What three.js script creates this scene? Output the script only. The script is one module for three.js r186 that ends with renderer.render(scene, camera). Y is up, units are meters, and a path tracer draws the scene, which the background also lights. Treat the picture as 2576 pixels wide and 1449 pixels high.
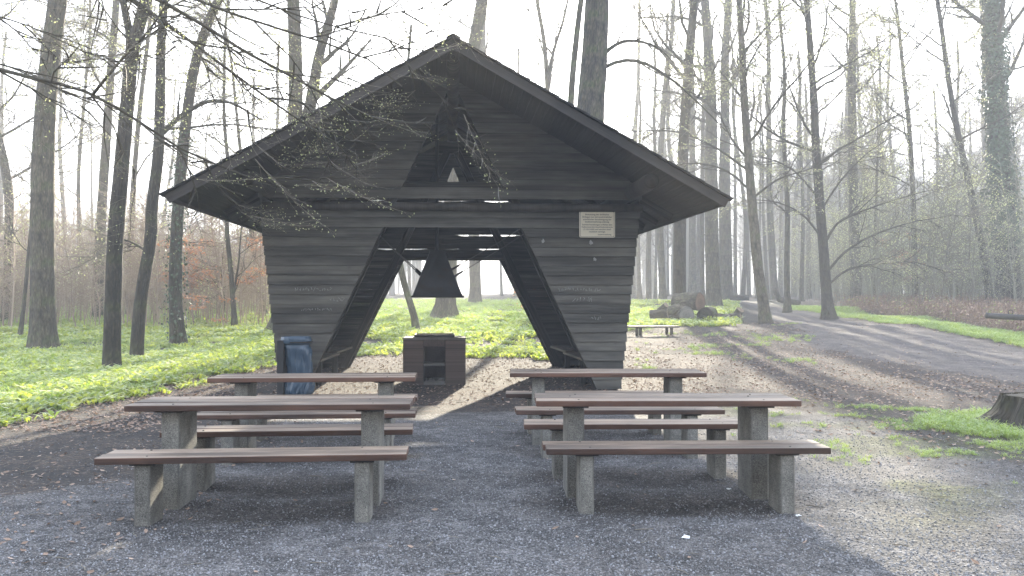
import * as THREE from 'three';
import { mergeGeometries } from 'three/addons/utils/BufferGeometryUtils.js';
import { RoundedBoxGeometry } from 'three/addons/geometries/RoundedBoxGeometry.js';

// ------------------------------------------------------------------ camera, sky, sun, exposure
const EYE = 1.52;
const camera = new THREE.PerspectiveCamera(36.2, 16 / 9, 0.1, 900);
camera.position.set(0, EYE, 0);
camera.lookAt(0, EYE + 1.15, -100);

const scene = new THREE.Scene();
const SUN_AZ = THREE.MathUtils.degToRad(5.5), SUN_EL = THREE.MathUtils.degToRad(16.5);
const sunDir = new THREE.Vector3(Math.sin(SUN_AZ) * Math.cos(SUN_EL), Math.sin(SUN_EL), -Math.cos(SUN_AZ) * Math.cos(SUN_EL));
{
  const W = 512, H = 256, data = new Float32Array(W * H * 4);
  for (let r = 0; r < H; r++) {
    const up = ((r + 0.5) / H - 0.5) * Math.PI, y = Math.sin(up);
    for (let c = 0; c < W; c++) {
      const a = ((c + 0.5) / W - 0.5) * 2 * Math.PI, x = Math.cos(a) * Math.cos(up), z = Math.sin(a) * Math.cos(up);
      const cs = x * sunDir.x + y * sunDir.y + z * sunDir.z, ang = Math.acos(Math.min(1, Math.max(-1, cs)));
      const t = Math.pow(1 - Math.max(0, y), 2.5);
      const glow = 1.5 * Math.exp(-ang / 0.16) + 0.45 * Math.exp(-ang / 0.6);
      const k = (r * W + c) * 4;
      data[k] = 0.24 + 0.25 * t + glow * 0.95;
      data[k + 1] = 0.31 + 0.195 * t + glow * 0.9;
      data[k + 2] = 0.445 + 0.09 * t + glow * 0.8;
      data[k + 3] = 1;
    }
  }
  const sky = new THREE.DataTexture(data, W, H, THREE.RGBAFormat, THREE.FloatType);
  sky.mapping = THREE.EquirectangularReflectionMapping;
  sky.magFilter = THREE.LinearFilter; sky.minFilter = THREE.LinearFilter;
  sky.needsUpdate = true;
  scene.background = sky; scene.environment = sky;
}
const sun = new THREE.DirectionalLight(new THREE.Color().setRGB(1, 0.9, 0.72), 4);
sun.name = 'sun';
sun.position.copy(sunDir).multiplyScalar(90);
sun.castShadow = true;
sun.shadow.mapSize.set(4096, 4096);
Object.assign(sun.shadow.camera, { left: -50, right: 50, top: 50, bottom: -50, near: 1, far: 220 });
scene.add(sun, sun.target);
scene.fog = new THREE.FogExp2(new THREE.Color().setRGB(1, 0.985, 0.95), 0.004);

const renderer = new THREE.WebGLRenderer({ antialias: true });
renderer.toneMapping = THREE.LinearToneMapping;
renderer.toneMappingExposure = 7.8;
renderer.shadowMap.enabled = true;

// ------------------------------------------------------------------ helpers
const V = (x, y, z) => new THREE.Vector3(x, y, z);
function mulberry(a) {
  return () => { a |= 0; a = (a + 0x6d2b79f5) | 0; let t = Math.imul(a ^ (a >>> 15), 1 | a); t = (t + Math.imul(t ^ (t >>> 7), 61 | t)) ^ t; return ((t ^ (t >>> 14)) >>> 0) / 4294967296; };
}
function hash(x, y) { let h = Math.imul(x | 0, 374761393) + Math.imul(y | 0, 668265263); h = Math.imul(h ^ (h >>> 13), 1274126177); return ((h ^ (h >>> 16)) >>> 0) / 4294967296; }
function vnoise(x, y, px = 0, py = 0) {
  const ix = Math.floor(x), iy = Math.floor(y), fx = x - ix, fy = y - iy, s = fx * fx * (3 - 2 * fx), t = fy * fy * (3 - 2 * fy);
  const w = (a, b) => hash(px ? ((a % px) + px) % px : a, py ? ((b % py) + py) % py : b);
  const a = w(ix, iy), b = w(ix + 1, iy), c = w(ix, iy + 1), d = w(ix + 1, iy + 1);
  return a + (b - a) * s + (c - a) * t + (a - b - c + d) * s * t;
}
function fbm(x, y, o = 4) { let v = 0, a = 0.5, n = 0; for (let i = 0; i < o; i++) { v += a * vnoise(x + i * 17.3, y + i * 9.1); n += a; a *= 0.5; x *= 2; y *= 2; } return v / n; }
const smooth = (a, b, x) => { const t = Math.min(1, Math.max(0, (x - a) / (b - a))); return t * t * (3 - 2 * t); };
const lerp = (a, b, t) => a + (b - a) * t;
const mix3 = (a, b, t) => [lerp(a[0], b[0], t), lerp(a[1], b[1], t), lerp(a[2], b[2], t)];

const numbers = {};
function numbered(name) { const n = numbers[name] = (numbers[name] ?? -1) + 1; return n ? `${name}_${String(n).padStart(3, '0')}` : name; }
function tag(o, label, category, group, kind) {
  if (label) o.userData.label = label;
  if (category) o.userData.category = category;
  if (group) o.userData.group = group;
  if (kind) o.userData.kind = kind;
  return o;
}
function mesh(name, geometry, material, parent = scene) {
  const m = new THREE.Mesh(geometry, material);
  m.name = parent === scene ? numbered(name) : name;
  m.castShadow = m.receiveShadow = true;
  parent.add(m);
  return m;
}
function thing(name, label, category, [x, y, z] = [0, 0, 0], turn = 0, group) {
  const g = new THREE.Group(); g.name = numbered(name);
  g.position.set(x, y, z); g.rotation.y = turn;
  tag(g, label, category, group); scene.add(g);
  return g;
}
// collects triangles
class GB {
  constructor() { this.p = []; this.u = []; this.c = null; this.i = []; this.n = []; }
  vert(x, y, z, u = 0, v = 0) { this.p.push(x, y, z); this.u.push(u, v); return this.p.length / 3 - 1; }
  tube(pts, rad, seg = 6, cap = false, lumps) {
    const n = pts.length, base = this.p.length / 3;
    let nx = V(0, 0, 1), len = 0;
    const T = V(0, 0, 0), B = V(0, 0, 0);
    for (let k = 0; k < n; k++) {
      T.copy(pts[Math.min(n - 1, k + 1)]).sub(pts[Math.max(0, k - 1)]).normalize();
      if (k === 0) { nx = Math.abs(T.y) > 0.9 ? V(1, 0, 0) : V(0, 1, 0); } else len += pts[k].distanceTo(pts[k - 1]);
      nx.addScaledVector(T, -nx.dot(T)).normalize(); B.crossVectors(T, nx);
      for (let s = 0; s <= seg; s++) {
        const a = (s / seg) * Math.PI * 2, r = rad[k] * (lumps ? lumps(k, s % seg, a, len) : 1), ca = Math.cos(a) * r, sa = Math.sin(a) * r;
        this.vert(pts[k].x + nx.x * ca + B.x * sa, pts[k].y + nx.y * ca + B.y * sa, pts[k].z + nx.z * ca + B.z * sa, (s / seg) * Math.max(1, Math.round(rad[0] * 6.28)) , len);
      }
    }
    for (let k = 0; k < n - 1; k++) for (let s = 0; s < seg; s++) {
      const a = base + k * (seg + 1) + s, b = a + 1, c = a + seg + 1, d = c + 1;
      this.i.push(a, b, c, b, d, c);
    }
    if (cap) for (const k of [0, n - 1]) {
      const m = this.vert(pts[k].x, pts[k].y, pts[k].z, 0.5, 0.5), b0 = base + k * (seg + 1);
      for (let s = 0; s < seg; s++) k ? this.i.push(m, b0 + s, b0 + s + 1) : this.i.push(m, b0 + s + 1, b0 + s);
    }
    return this;
  }
  quad(a, b, c, d) {
    const k = this.vert(a.x, a.y, a.z, 0, 0); this.vert(b.x, b.y, b.z, 1, 0); this.vert(c.x, c.y, c.z, 1, 1); this.vert(d.x, d.y, d.z, 0, 1);
    this.i.push(k, k + 1, k + 2, k, k + 2, k + 3); return this;
  }
  tri(a, b, c) { const k = this.vert(a.x, a.y, a.z, 0, 0); this.vert(b.x, b.y, b.z, 1, 0); this.vert(c.x, c.y, c.z, 1, 1); this.i.push(k, k + 1, k + 2); return this; }
  build(flat = false) {
    const g = new THREE.BufferGeometry();
    g.setAttribute('position', new THREE.Float32BufferAttribute(this.p, 3));
    g.setAttribute('uv', new THREE.Float32BufferAttribute(this.u, 2));
    g.setIndex(this.i);
    if (!flat) g.computeVertexNormals();
    else { const f = g.toNonIndexed(); f.computeVertexNormals(); return f; }
    return g;
  }
}
// a prism: polygon in (x, y), thickness along z, uv in metres
function prism(poly, z0, z1) {
  const b = new GB(), n = poly.length, P = (k, z) => V(poly[k % n][0], poly[k % n][1], z);
  const f0 = b.p.length / 3;
  for (const [x, y] of poly) b.vert(x, y, z1, x, y);
  for (let k = 1; k < n - 1; k++) b.i.push(f0, f0 + k, f0 + k + 1);
  const f1 = b.p.length / 3;
  for (const [x, y] of poly) b.vert(x, y, z0, x, y);
  for (let k = 1; k < n - 1; k++) b.i.push(f1, f1 + k + 1, f1 + k);
  for (let k = 0; k < n; k++) {
    const a = P(k, z1), c = P(k + 1, z1), s = b.vert(a.x, a.y, z1, a.x, a.y + z1);
    b.vert(a.x, a.y, z0, a.x, a.y + z0 + 0.02); b.vert(c.x, c.y, z0, c.x, c.y + z0 + 0.02); b.vert(c.x, c.y, z1, c.x, c.y + z1);
    b.i.push(s, s + 1, s + 2, s, s + 2, s + 3);
  }
  return b.build(true);
}
// box geometry with uv in metres along its longest side
function plankGeo(lx, ly, lz, r = 0.006, off = 0) {
  const g = new RoundedBoxGeometry(lx, ly, lz, 1, r), p = g.attributes.position, nn = g.attributes.normal, uv = g.attributes.uv;
  for (let k = 0; k < p.count; k++) {
    const x = p.getX(k), y = p.getY(k), z = p.getZ(k);
    if (lx >= ly && lx >= lz) uv.setXY(k, x + off, (Math.abs(nn.getY(k)) > 0.5 ? z : y) + off * 1.7);
    else if (lz >= ly) uv.setXY(k, z + off, (Math.abs(nn.getY(k)) > 0.5 ? x : y) + off * 1.7);
    else uv.setXY(k, y + off, (Math.abs(nn.getX(k)) > 0.5 ? z : x) + off * 1.7);
  }
  return g;
}

// ------------------------------------------------------------------ ground shape
function groundY(x, z) {
  const d = -z, lin = 0.042 * 2 * Math.log(1 + Math.exp((d - 18) / 2));
  let y = 2.4 * (1 - Math.exp(-Math.max(0, lin) / 2.4));
  const off = smooth(16, 26, d) + smooth(6.5, 9, Math.abs(x + 1)) * smooth(8, 14, d);
  y += (fbm(x * 0.23 + 3, d * 0.23, 3) - 0.5) * 0.35 * Math.min(1, off) * smooth(15, 30, d);
  y += (fbm(x * 1.1, d * 1.1, 3) - 0.5) * (0.03 + 0.08 * smooth(18, 30, d));
  // hollows worn under the benches
  for (const [cx, cd] of [[-1.75, 6.3], [-1.8, 7.0], [1.2, 6.4], [1.1, 7.3], [-1.9, 8.6], [0.95, 8.9]]) {
    const q = ((x - cx) / 0.75) ** 2 + ((d - cd) / 0.32) ** 2;
    if (q < 4) y -= 0.055 * Math.exp(-q * 1.6);
  }
  return y;
}
// picture column and distance -> place on the ground; picture row -> distance on the ground
const F = 2218, CX = 1288, HY = 750;
const atX = (px, d) => ((px - CX) / F) * d;
const atY = (py, d) => EYE + ((HY - py) / F) * d;
function rowDepth(px, py) { let lo = 4, hi = 140; for (let k = 0; k < 40; k++) { const m = (lo + hi) / 2, y = HY + ((EYE - groundY(atX(px, m), -m)) / m) * F; if (y > py) lo = m; else hi = m; } return lo; }

// ------------------------------------------------------------------ textures
function dataTex(w, h, fn, srgb = true) {
  const a = new Uint8Array(w * h * 4);
  for (let y = 0; y < h; y++) for (let x = 0; x < w; x++) { const c = fn(x / w, y / h, x, y), k = (y * w + x) * 4; a[k] = c[0] * 255; a[k + 1] = c[1] * 255; a[k + 2] = c[2] * 255; a[k + 3] = 255; }
  const t = new THREE.DataTexture(a, w, h, THREE.RGBAFormat); t.wrapS = t.wrapT = THREE.RepeatWrapping;
  t.magFilter = THREE.LinearFilter; t.minFilter = THREE.LinearMipmapLinearFilter; t.generateMipmaps = true;
  if (srgb) t.colorSpace = THREE.SRGBColorSpace; t.needsUpdate = true; return t;
}
const cl = (v) => Math.min(1, Math.max(0, v));
const pf = (u, v, fx, fy, o = 4) => { let s = 0, a = 0.5, n = 0; for (let i = 0; i < o; i++) { s += a * vnoise(u * fx + i * 5, v * fy + i * 7, fx, fy); n += a; a *= 0.5; fx *= 2; fy *= 2; } return s / n; };
const gravelTex = dataTex(1024, 1024, (u, v) => {
  const g1 = vnoise(u * 200, v * 200, 200, 200), g2 = vnoise(u * 410, v * 410, 410, 410), s = pf(u, v, 12, 12, 3), w = pf(u, v, 40, 40, 3);
  const spark = Math.pow(vnoise(u * 300 + 7, v * 300 + 3, 300, 300), 7);
  const l = cl(0.2 + 0.42 * g1 + 0.42 * (g2 - 0.35) + 0.35 * (s - 0.5) + 0.3 * (w - 0.5) + 0.8 * spark);
  return [l, l * 0.985, l * 0.975];
});
const gravelBump = dataTex(1024, 1024, (u, v) => { const l = cl(0.5 * vnoise(u * 200, v * 200, 200, 200) + 0.3 * vnoise(u * 90, v * 90, 90, 90) + 0.3 * pf(u, v, 12, 12, 3)); return [l, l, l]; }, false);
const litterTex = dataTex(1024, 1024, (u, v) => {
  const w = pf(u, v, 6, 6, 3) * 0.6, g = vnoise(u * 110 + w * 6, v * 150, 110, 150), f = vnoise(u * 60, v * 75, 60, 75), s = pf(u, v, 10, 10, 4), fine = vnoise(u * 400, v * 400, 400, 400);
  const l = cl(0.22 + 0.45 * g * g + 0.3 * (f - 0.4) + 0.5 * (s - 0.5) + 0.25 * (fine - 0.5) + (g > 0.8 && f > 0.5 ? 0.3 : 0)), r = vnoise(u * 60 + 9, v * 75 + 4, 60, 75);
  return [cl(l * (1 + 0.12 * r)), l * 0.97, l * (0.95 - 0.12 * r)];
});
const barkTex = dataTex(512, 512, (u, v) => {
  const warp = pf(u, v, 4, 4, 3) * 0.12, ridge = Math.abs(vnoise((u + warp) * 22, v * 5, 22, 5) - 0.5) * 2, s = pf(u, v, 5, 3, 4), f = pf(u, v, 40, 16, 3), moss = smooth(0.52, 0.72, pf(u, v, 3, 3, 4));
  const l = cl(0.5 + 0.22 * (ridge - 0.5) + 0.4 * (s - 0.5) + 0.4 * (f - 0.5));
  const c = [l, l * 0.96, l * 0.86], m = [l * 0.82, l * 0.92, l * 0.6];
  return mix3(c, m, moss * 0.75);
});
const barkBump = dataTex(512, 512, (u, v) => { const warp = pf(u, v, 4, 4, 3) * 0.12, l = cl(Math.abs(vnoise((u + warp) * 22, v * 5, 22, 5) - 0.5) * 1.4 + 0.4 * pf(u, v, 40, 16, 3)); return [l, l, l]; }, false);
const woodFn = (u, v) => {
  const w = pf(u, v, 2, 3, 3) * 0.1, g = vnoise(u * 3 + w * 10, (v + w) * 60, 3, 60), f = vnoise(u * 8, (v + w * 0.6) * 190, 8, 190), s = pf(u, v, 3, 6, 4);
  const k = vnoise(u * 7 + 3, v * 14 + 2, 7, 14), knot = k > 0.93 ? (k - 0.93) * 5 : 0;
  return cl(0.55 + 0.32 * (g - 0.5) + 0.3 * (f - 0.5) + 0.5 * (s - 0.5) - knot);
};
const woodTex = dataTex(512, 512, (u, v) => { const l = woodFn(u, v); return [l, l * 0.97, l * 0.93]; });
const woodBump = dataTex(512, 512, (u, v) => { const l = woodFn(u, v); return [l, l, l]; }, false);
const sidingTex = dataTex(512, 512, (u, v) => { const l = cl(0.62 + 0.35 * (woodFn(u, v) - 0.55) + 0.36 * (pf(u, v, 5, 5, 4) - 0.5)); return [l, l * 0.99, l * 0.96]; });
const concreteTex = dataTex(512, 512, (u, v) => { const l = cl(0.62 + 0.35 * (vnoise(u * 180, v * 180, 180, 180) - 0.5) + 0.3 * (pf(u, v, 6, 6, 5) - 0.5) - (vnoise(u * 120 + 5, v * 120, 120, 120) > 0.88 ? 0.22 : 0)); return [l, l * 0.99, l * 0.96]; });
const metalTex = dataTex(256, 256, (u, v) => { const l = cl(0.55 + 0.5 * (pf(u, v, 4, 4, 5) - 0.5)), r = smooth(0.5, 0.75, pf(u, v, 7, 7, 4)); return mix3([l, l, l], [l * 1.1, l * 0.72, l * 0.5], r * 0.7); });

const rep = (t, a, b = a) => { const c = t.clone(); c.repeat.set(a, b); c.needsUpdate = true; return c; };
function mat(o) {
  const { rgb, map, bump, bs, rep: r, ...rest } = o;
  const m = new (rest.transmission || rest.clearcoat ? THREE.MeshPhysicalMaterial : THREE.MeshStandardMaterial)({ roughness: 0.9, ...rest });
  if (rgb) m.color.setRGB(...rgb);
  if (map) m.map = r ? rep(map, ...r) : map;
  if (bump) { m.bumpMap = r ? rep(bump, ...r) : bump; m.bumpScale = bs ?? 0.01; }
  return m;
}
const M = {
  bark: mat({ rgb: [0.36, 0.335, 0.28], map: barkTex, bump: barkBump, bs: 0.03, roughness: 0.92 }),
  barkDark: mat({ rgb: [0.2, 0.18, 0.15], map: barkTex, bump: barkBump, bs: 0.035, roughness: 0.95 }),
  barkPale: mat({ rgb: [0.40, 0.40, 0.33], map: barkTex, bump: barkBump, bs: 0.015, roughness: 0.85 }),
  limb: mat({ rgb: [0.24, 0.22, 0.185], map: barkTex, roughness: 0.92 }),
  twig: mat({ rgb: [0.19, 0.165, 0.125], roughness: 0.75 }),
  sapling: mat({ rgb: [0.30, 0.25, 0.19], roughness: 0.8 }),
  bud: mat({ rgb: [0.58, 0.6, 0.28], roughness: 1, transmission: 0.5, thickness: 0, side: THREE.DoubleSide }),
  copper: mat({ rgb: [0.52, 0.24, 0.11], roughness: 1, transmission: 0.5, thickness: 0, side: THREE.DoubleSide }),
  leafGreen: mat({ rgb: [0.43, 0.5, 0.085], roughness: 1, transmission: 0.6, thickness: 0, side: THREE.DoubleSide }),
  grass: mat({ rgb: [0.31, 0.42, 0.07], roughness: 1, transmission: 0.55, thickness: 0, side: THREE.DoubleSide }),
  ivy: mat({ rgb: [0.045, 0.075, 0.03], roughness: 0.6, side: THREE.DoubleSide }),
  deadLeaf: mat({ rgb: [1, 1, 1], roughness: 1, transmission: 0.2, thickness: 0, side: THREE.DoubleSide }),
  pebble: mat({ rgb: [1, 1, 1], roughness: 0.85 }),
  siding: [0, 1, 2].map((k) => mat({ rgb: [[0.25, 0.242, 0.214], [0.236, 0.226, 0.2], [0.268, 0.26, 0.23]][k], map: sidingTex, bump: woodBump, bs: 0.0008, rep: [0.45, 1.7], roughness: 0.8 })),
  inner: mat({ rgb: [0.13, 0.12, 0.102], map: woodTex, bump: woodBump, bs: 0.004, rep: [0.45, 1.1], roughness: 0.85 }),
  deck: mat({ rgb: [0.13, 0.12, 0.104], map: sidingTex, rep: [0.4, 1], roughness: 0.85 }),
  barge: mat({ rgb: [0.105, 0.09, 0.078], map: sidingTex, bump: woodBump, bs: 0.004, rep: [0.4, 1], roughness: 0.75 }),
  shingle: mat({ rgb: [0.055, 0.055, 0.053], map: gravelTex, rep: [0.8, 0.8], roughness: 0.95 }),
  seatWood: mat({ rgb: [0.30, 0.26, 0.22], map: woodTex, bump: woodBump, bs: 0.003, rep: [0.6, 1.6], roughness: 0.7 }),
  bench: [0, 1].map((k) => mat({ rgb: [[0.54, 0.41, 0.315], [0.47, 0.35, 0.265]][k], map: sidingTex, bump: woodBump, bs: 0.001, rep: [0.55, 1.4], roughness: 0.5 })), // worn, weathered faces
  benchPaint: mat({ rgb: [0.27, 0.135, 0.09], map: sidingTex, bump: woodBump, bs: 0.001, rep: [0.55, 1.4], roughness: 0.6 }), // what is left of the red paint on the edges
  concrete: mat({ rgb: [0.54, 0.53, 0.49], map: concreteTex, bump: concreteTex, bs: 0.004, rep: [1.6, 1.6], roughness: 0.92 }),
  darkSteel: mat({ rgb: [0.09, 0.085, 0.08], map: metalTex, roughness: 0.6, metalness: 0.4 }),
  hood: mat({ rgb: [0.06, 0.06, 0.06], map: metalTex, roughness: 0.55, metalness: 0.5 }),
  rope: mat({ rgb: [0.10, 0.09, 0.08], roughness: 0.9 }),
  brickPanel: mat({ rgb: [0.2, 0.135, 0.112], map: concreteTex, bump: concreteTex, bs: 0.004, rep: [1.1, 1.1], roughness: 0.9 }),
  ash: mat({ rgb: [0.3, 0.29, 0.28], map: concreteTex, roughness: 0.95 }),
  slab: mat({ rgb: [0.36, 0.34, 0.32], map: concreteTex, rep: [1.1, 1.1], roughness: 0.8 }),
  bag: mat({ rgb: [0.033, 0.068, 0.11], roughness: 0.22, side: THREE.DoubleSide }),
  black: mat({ rgb: [0.018, 0.018, 0.02], roughness: 0.7 }),
  cutWood: mat({ rgb: [0.5, 0.38, 0.26], map: concreteTex, roughness: 0.85 }),
  mossyBark: mat({ rgb: [0.26, 0.29, 0.10], map: barkTex, bump: barkBump, bs: 0.03, roughness: 0.95 }),
  stump: mat({ rgb: [0.105, 0.095, 0.078], map: barkTex, bump: barkBump, bs: 0.04, roughness: 0.95 }),
  white: mat({ rgb: [0.8, 0.8, 0.78], roughness: 0.8 }),
  chalk: mat({ rgb: [0.33, 0.325, 0.3], roughness: 0.95 }),
};

// ------------------------------------------------------------------ the ground: forest floor, gravel yard, path
const pathLeft = [[2, 5.5], [10, 7.6], [14, 8.1], [23.5, 7.6], [30, 8.8], [37, 10.2], [47, 12.4], [61, 15.2], [90, 21.5], [150, 36]];
const pathRight = [[2, 13.5], [10, 13.6], [14, 13.7], [23.5, 13.6], [30, 13.8], [34, 14], [47, 14.9], [61, 17], [90, 23.4], [150, 39]];
function along(poly, d) { for (let k = 1; k < poly.length; k++) if (d < poly[k][0]) { const [a, b] = [poly[k - 1], poly[k]], t = cl((d - a[0]) / (b[0] - a[0])); return lerp(a[1], b[1], t); } return poly[poly.length - 1][1]; }
const wob = (x, d, s, k) => (fbm(x * k + 31, d * k + 11, 3) - 0.5) * s;
// how much of each cover there is at a place
function cover(x, d) {
  const e = wob(x, d, 1.6, 0.6), e2 = wob(x + 50, d, 0.8, 1.7);
  const pth = smooth(0, 1.3, x - along(pathLeft, d) + e * 1.1 + e2 * 1.2) * smooth(0, 0.4, along(pathRight, d) - x + e2 * 0.5) * smooth(6, 12, d);
  // gravel in front of the hut, brown soil beside it
  const yard = smooth(12.6, 11.0, d + e) * smooth(-4.4, -2.2, x + e * 1.3 - Math.max(0, 6.2 - d) * -2.2) * smooth(5.6, 3.4, x + e - Math.max(0, 8 - d) * 1.6);
  // green leaf carpet at the left and behind the hut
  const leftG = smooth(0.5, -0.7, x + 6.1 - (d - 12.5) * 0.07 + e * 0.8 + e2 * 0.5) * smooth(9, 11, d);
  const backG = smooth(20.2, 22.4, d + e + Math.max(0, x) * 1.6 - Math.max(0, -x - 3) * 0.4) * smooth(3.4, 1.6, x - Math.max(0, d - 24) * 0.75 + e * 1.2);
  const pileG = smooth(31.5, 34, d + e) * smooth(11 + (d - 37) * 0.2, 8.6 + (d - 37) * 0.2, x + e * 0.6);
  const verge = smooth(-0.1, 0.5, x - along(pathRight, d) + e2 * 0.6) * smooth(2.7, 1.9, x - along(pathRight, d) + e) * smooth(14, 18, d) * smooth(70, 50, d);
  const wood = smooth(1.8, 3, x - along(pathRight, d) + e);
  const moss = smooth(0.4, 0.52, fbm(x * 0.75 + 4, d * 0.9 + 2, 4) + 0.1 * smooth(5.4, 6.4, x) * smooth(12, 9, d)) * smooth(2.2, 3.3, x) * smooth(7.0, 8.2, d + e * 0.7 + Math.max(0, 4.2 - x) * 1.2) * smooth(13.6, 12, d + e);
  return { pth, yard, green: Math.max(leftG, backG, pileG) * (1 - pth), verge: verge * (1 - pth), wood: wood * (1 - verge), moss: moss * (1 - pth * 0.6) };
}
{
  const axis = (a, b, step, far0, far1, grow) => { const v = []; for (let s = step, x = a - step; x > far0; s *= grow, x -= s) v.unshift(x); for (let x = a; x <= b + 1e-6; x += step) v.push(x); for (let s = step * grow, x = b + s; x < far1; s *= grow, x += s) v.push(x); v.unshift(far0); v.push(far1); return v; };
  const xs = axis(-10, 12, 0.1, -420, 420, 1.07), ds = axis(3.6, 16, 0.09, -60, 480, 1.022);
  const nx = xs.length, nd = ds.length, pos = new Float32Array(nx * nd * 3), col = new Float32Array(nx * nd * 3), uv = new Float32Array(nx * nd * 2), kind = new Uint8Array(nx * nd);
  for (let j = 0; j < nd; j++) for (let i = 0; i < nx; i++) {
    const k = j * nx + i, x = xs[i], d = ds[j], c = cover(x, d);
    const n1 = fbm(x * 0.9, d * 0.9, 4), n2 = fbm(x * 3.1 + 8, d * 3.1, 3), n3 = vnoise(x * 9, d * 9);
    let base = mix3([0.14, 0.10, 0.078], [0.255, 0.19, 0.155], cl(n1 * 1.3 - 0.15 + (n2 - 0.5) * 0.7));
    base = mix3(base, [0.13, 0.10, 0.08], smooth(0.6, 0.75, n2) * 0.7);
    base = mix3(base, mix3([0.17, 0.15, 0.13], [0.27, 0.24, 0.215], n1), smooth(13.5, 11, d + (n1 - 0.5) * 4) * 0.8);
    const worn = smooth(0.42, 0.62, fbm(x * 1.3 + 40, d * 1.3, 3));
    const gravel = mix3(mix3([0.25, 0.24, 0.232], [0.33, 0.317, 0.31], n1), [0.175, 0.157, 0.143], worn * 0.55);
    base = mix3(base, gravel, c.yard);
    const track = mix3([0.19, 0.155, 0.132], [0.31, 0.255, 0.22], cl(n1 * 1.2 - 0.1 + (n2 - 0.5) * 0.5));
    base = mix3(base, track, c.pth);
    base = mix3(base, mix3([0.12, 0.14, 0.04], [0.2, 0.215, 0.065], n2), c.moss * (0.55 + 0.45 * smooth(0.35, 0.5, n3)));
    base = mix3(base, mix3([0.11, 0.1, 0.045], [0.19, 0.16, 0.08], n2), c.green * 0.85);
    base = mix3(base, mix3([0.13, 0.17, 0.04], [0.2, 0.26, 0.06], n2), c.verge * 0.9);
    base = mix3(base, mix3([0.2, 0.14, 0.1], [0.3, 0.21, 0.15], n1), c.wood * 0.8);
    // dark trodden soil under the seats, with some of their shade in the colour
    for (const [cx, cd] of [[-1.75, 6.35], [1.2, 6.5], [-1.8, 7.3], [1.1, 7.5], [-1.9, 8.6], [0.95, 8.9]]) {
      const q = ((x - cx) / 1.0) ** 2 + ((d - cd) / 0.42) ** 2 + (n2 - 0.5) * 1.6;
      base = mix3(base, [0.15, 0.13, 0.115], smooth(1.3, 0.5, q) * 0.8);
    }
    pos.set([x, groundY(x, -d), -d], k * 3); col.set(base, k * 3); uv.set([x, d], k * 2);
    kind[k] = c.pth > 0.5 ? 2 : c.yard > 0.5 ? 1 : 0;
  }
  const full = new THREE.BufferGeometry();
  full.setAttribute('position', new THREE.BufferAttribute(pos, 3)); full.setAttribute('color', new THREE.BufferAttribute(col, 3)); full.setAttribute('uv', new THREE.BufferAttribute(uv, 2));
  const idx = [[], [], []], all = [];
  for (let j = 0; j < nd - 1; j++) for (let i = 0; i < nx - 1; i++) {
    const a = j * nx + i, b = a + 1, c = a + nx, d = c + 1, q = [a, b, c, b, d, c];
    idx[kind[a]].push(...q); all.push(...q);
  }
  full.setIndex(all); full.computeVertexNormals();
  const names = ['forest_floor', 'gravel_yard', 'path'], labels = ['brown forest floor of soil and old leaves', 'grey gravel yard in front of the hut', 'gravel path running up into the wood'];
  const mats = [mat({ map: litterTex, bump: litterTex, bs: 0.035, rep: [0.45, 0.45], roughness: 0.95, vertexColors: true }), mat({ map: gravelTex, bump: gravelBump, bs: 0.014, rep: [0.42, 0.42], roughness: 0.95, vertexColors: true }), mat({ map: gravelTex, bump: gravelBump, bs: 0.012, rep: [0.3, 0.3], roughness: 0.95, vertexColors: true })];
  for (const k of [0, 1, 2]) {
    const remap = new Map(), P = [], C = [], U = [], N = [], I = [], nor = full.attributes.normal.array;
    for (const v of idx[k]) { let r = remap.get(v); if (r === undefined) { r = P.length / 3; remap.set(v, r); P.push(pos[v * 3], pos[v * 3 + 1], pos[v * 3 + 2]); C.push(col[v * 3], col[v * 3 + 1], col[v * 3 + 2]); U.push(uv[v * 2], uv[v * 2 + 1]); N.push(nor[v * 3], nor[v * 3 + 1], nor[v * 3 + 2]); } I.push(r); }
    const g = new THREE.BufferGeometry();
    g.setAttribute('position', new THREE.Float32BufferAttribute(P, 3)); g.setAttribute('color', new THREE.Float32BufferAttribute(C, 3)); g.setAttribute('uv', new THREE.Float32BufferAttribute(U, 2)); g.setAttribute('normal', new THREE.Float32BufferAttribute(N, 3)); g.setIndex(I);
    tag(mesh(names[k], g, mats[k]), labels[k], null, null, 'structure');
  }
}

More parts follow.
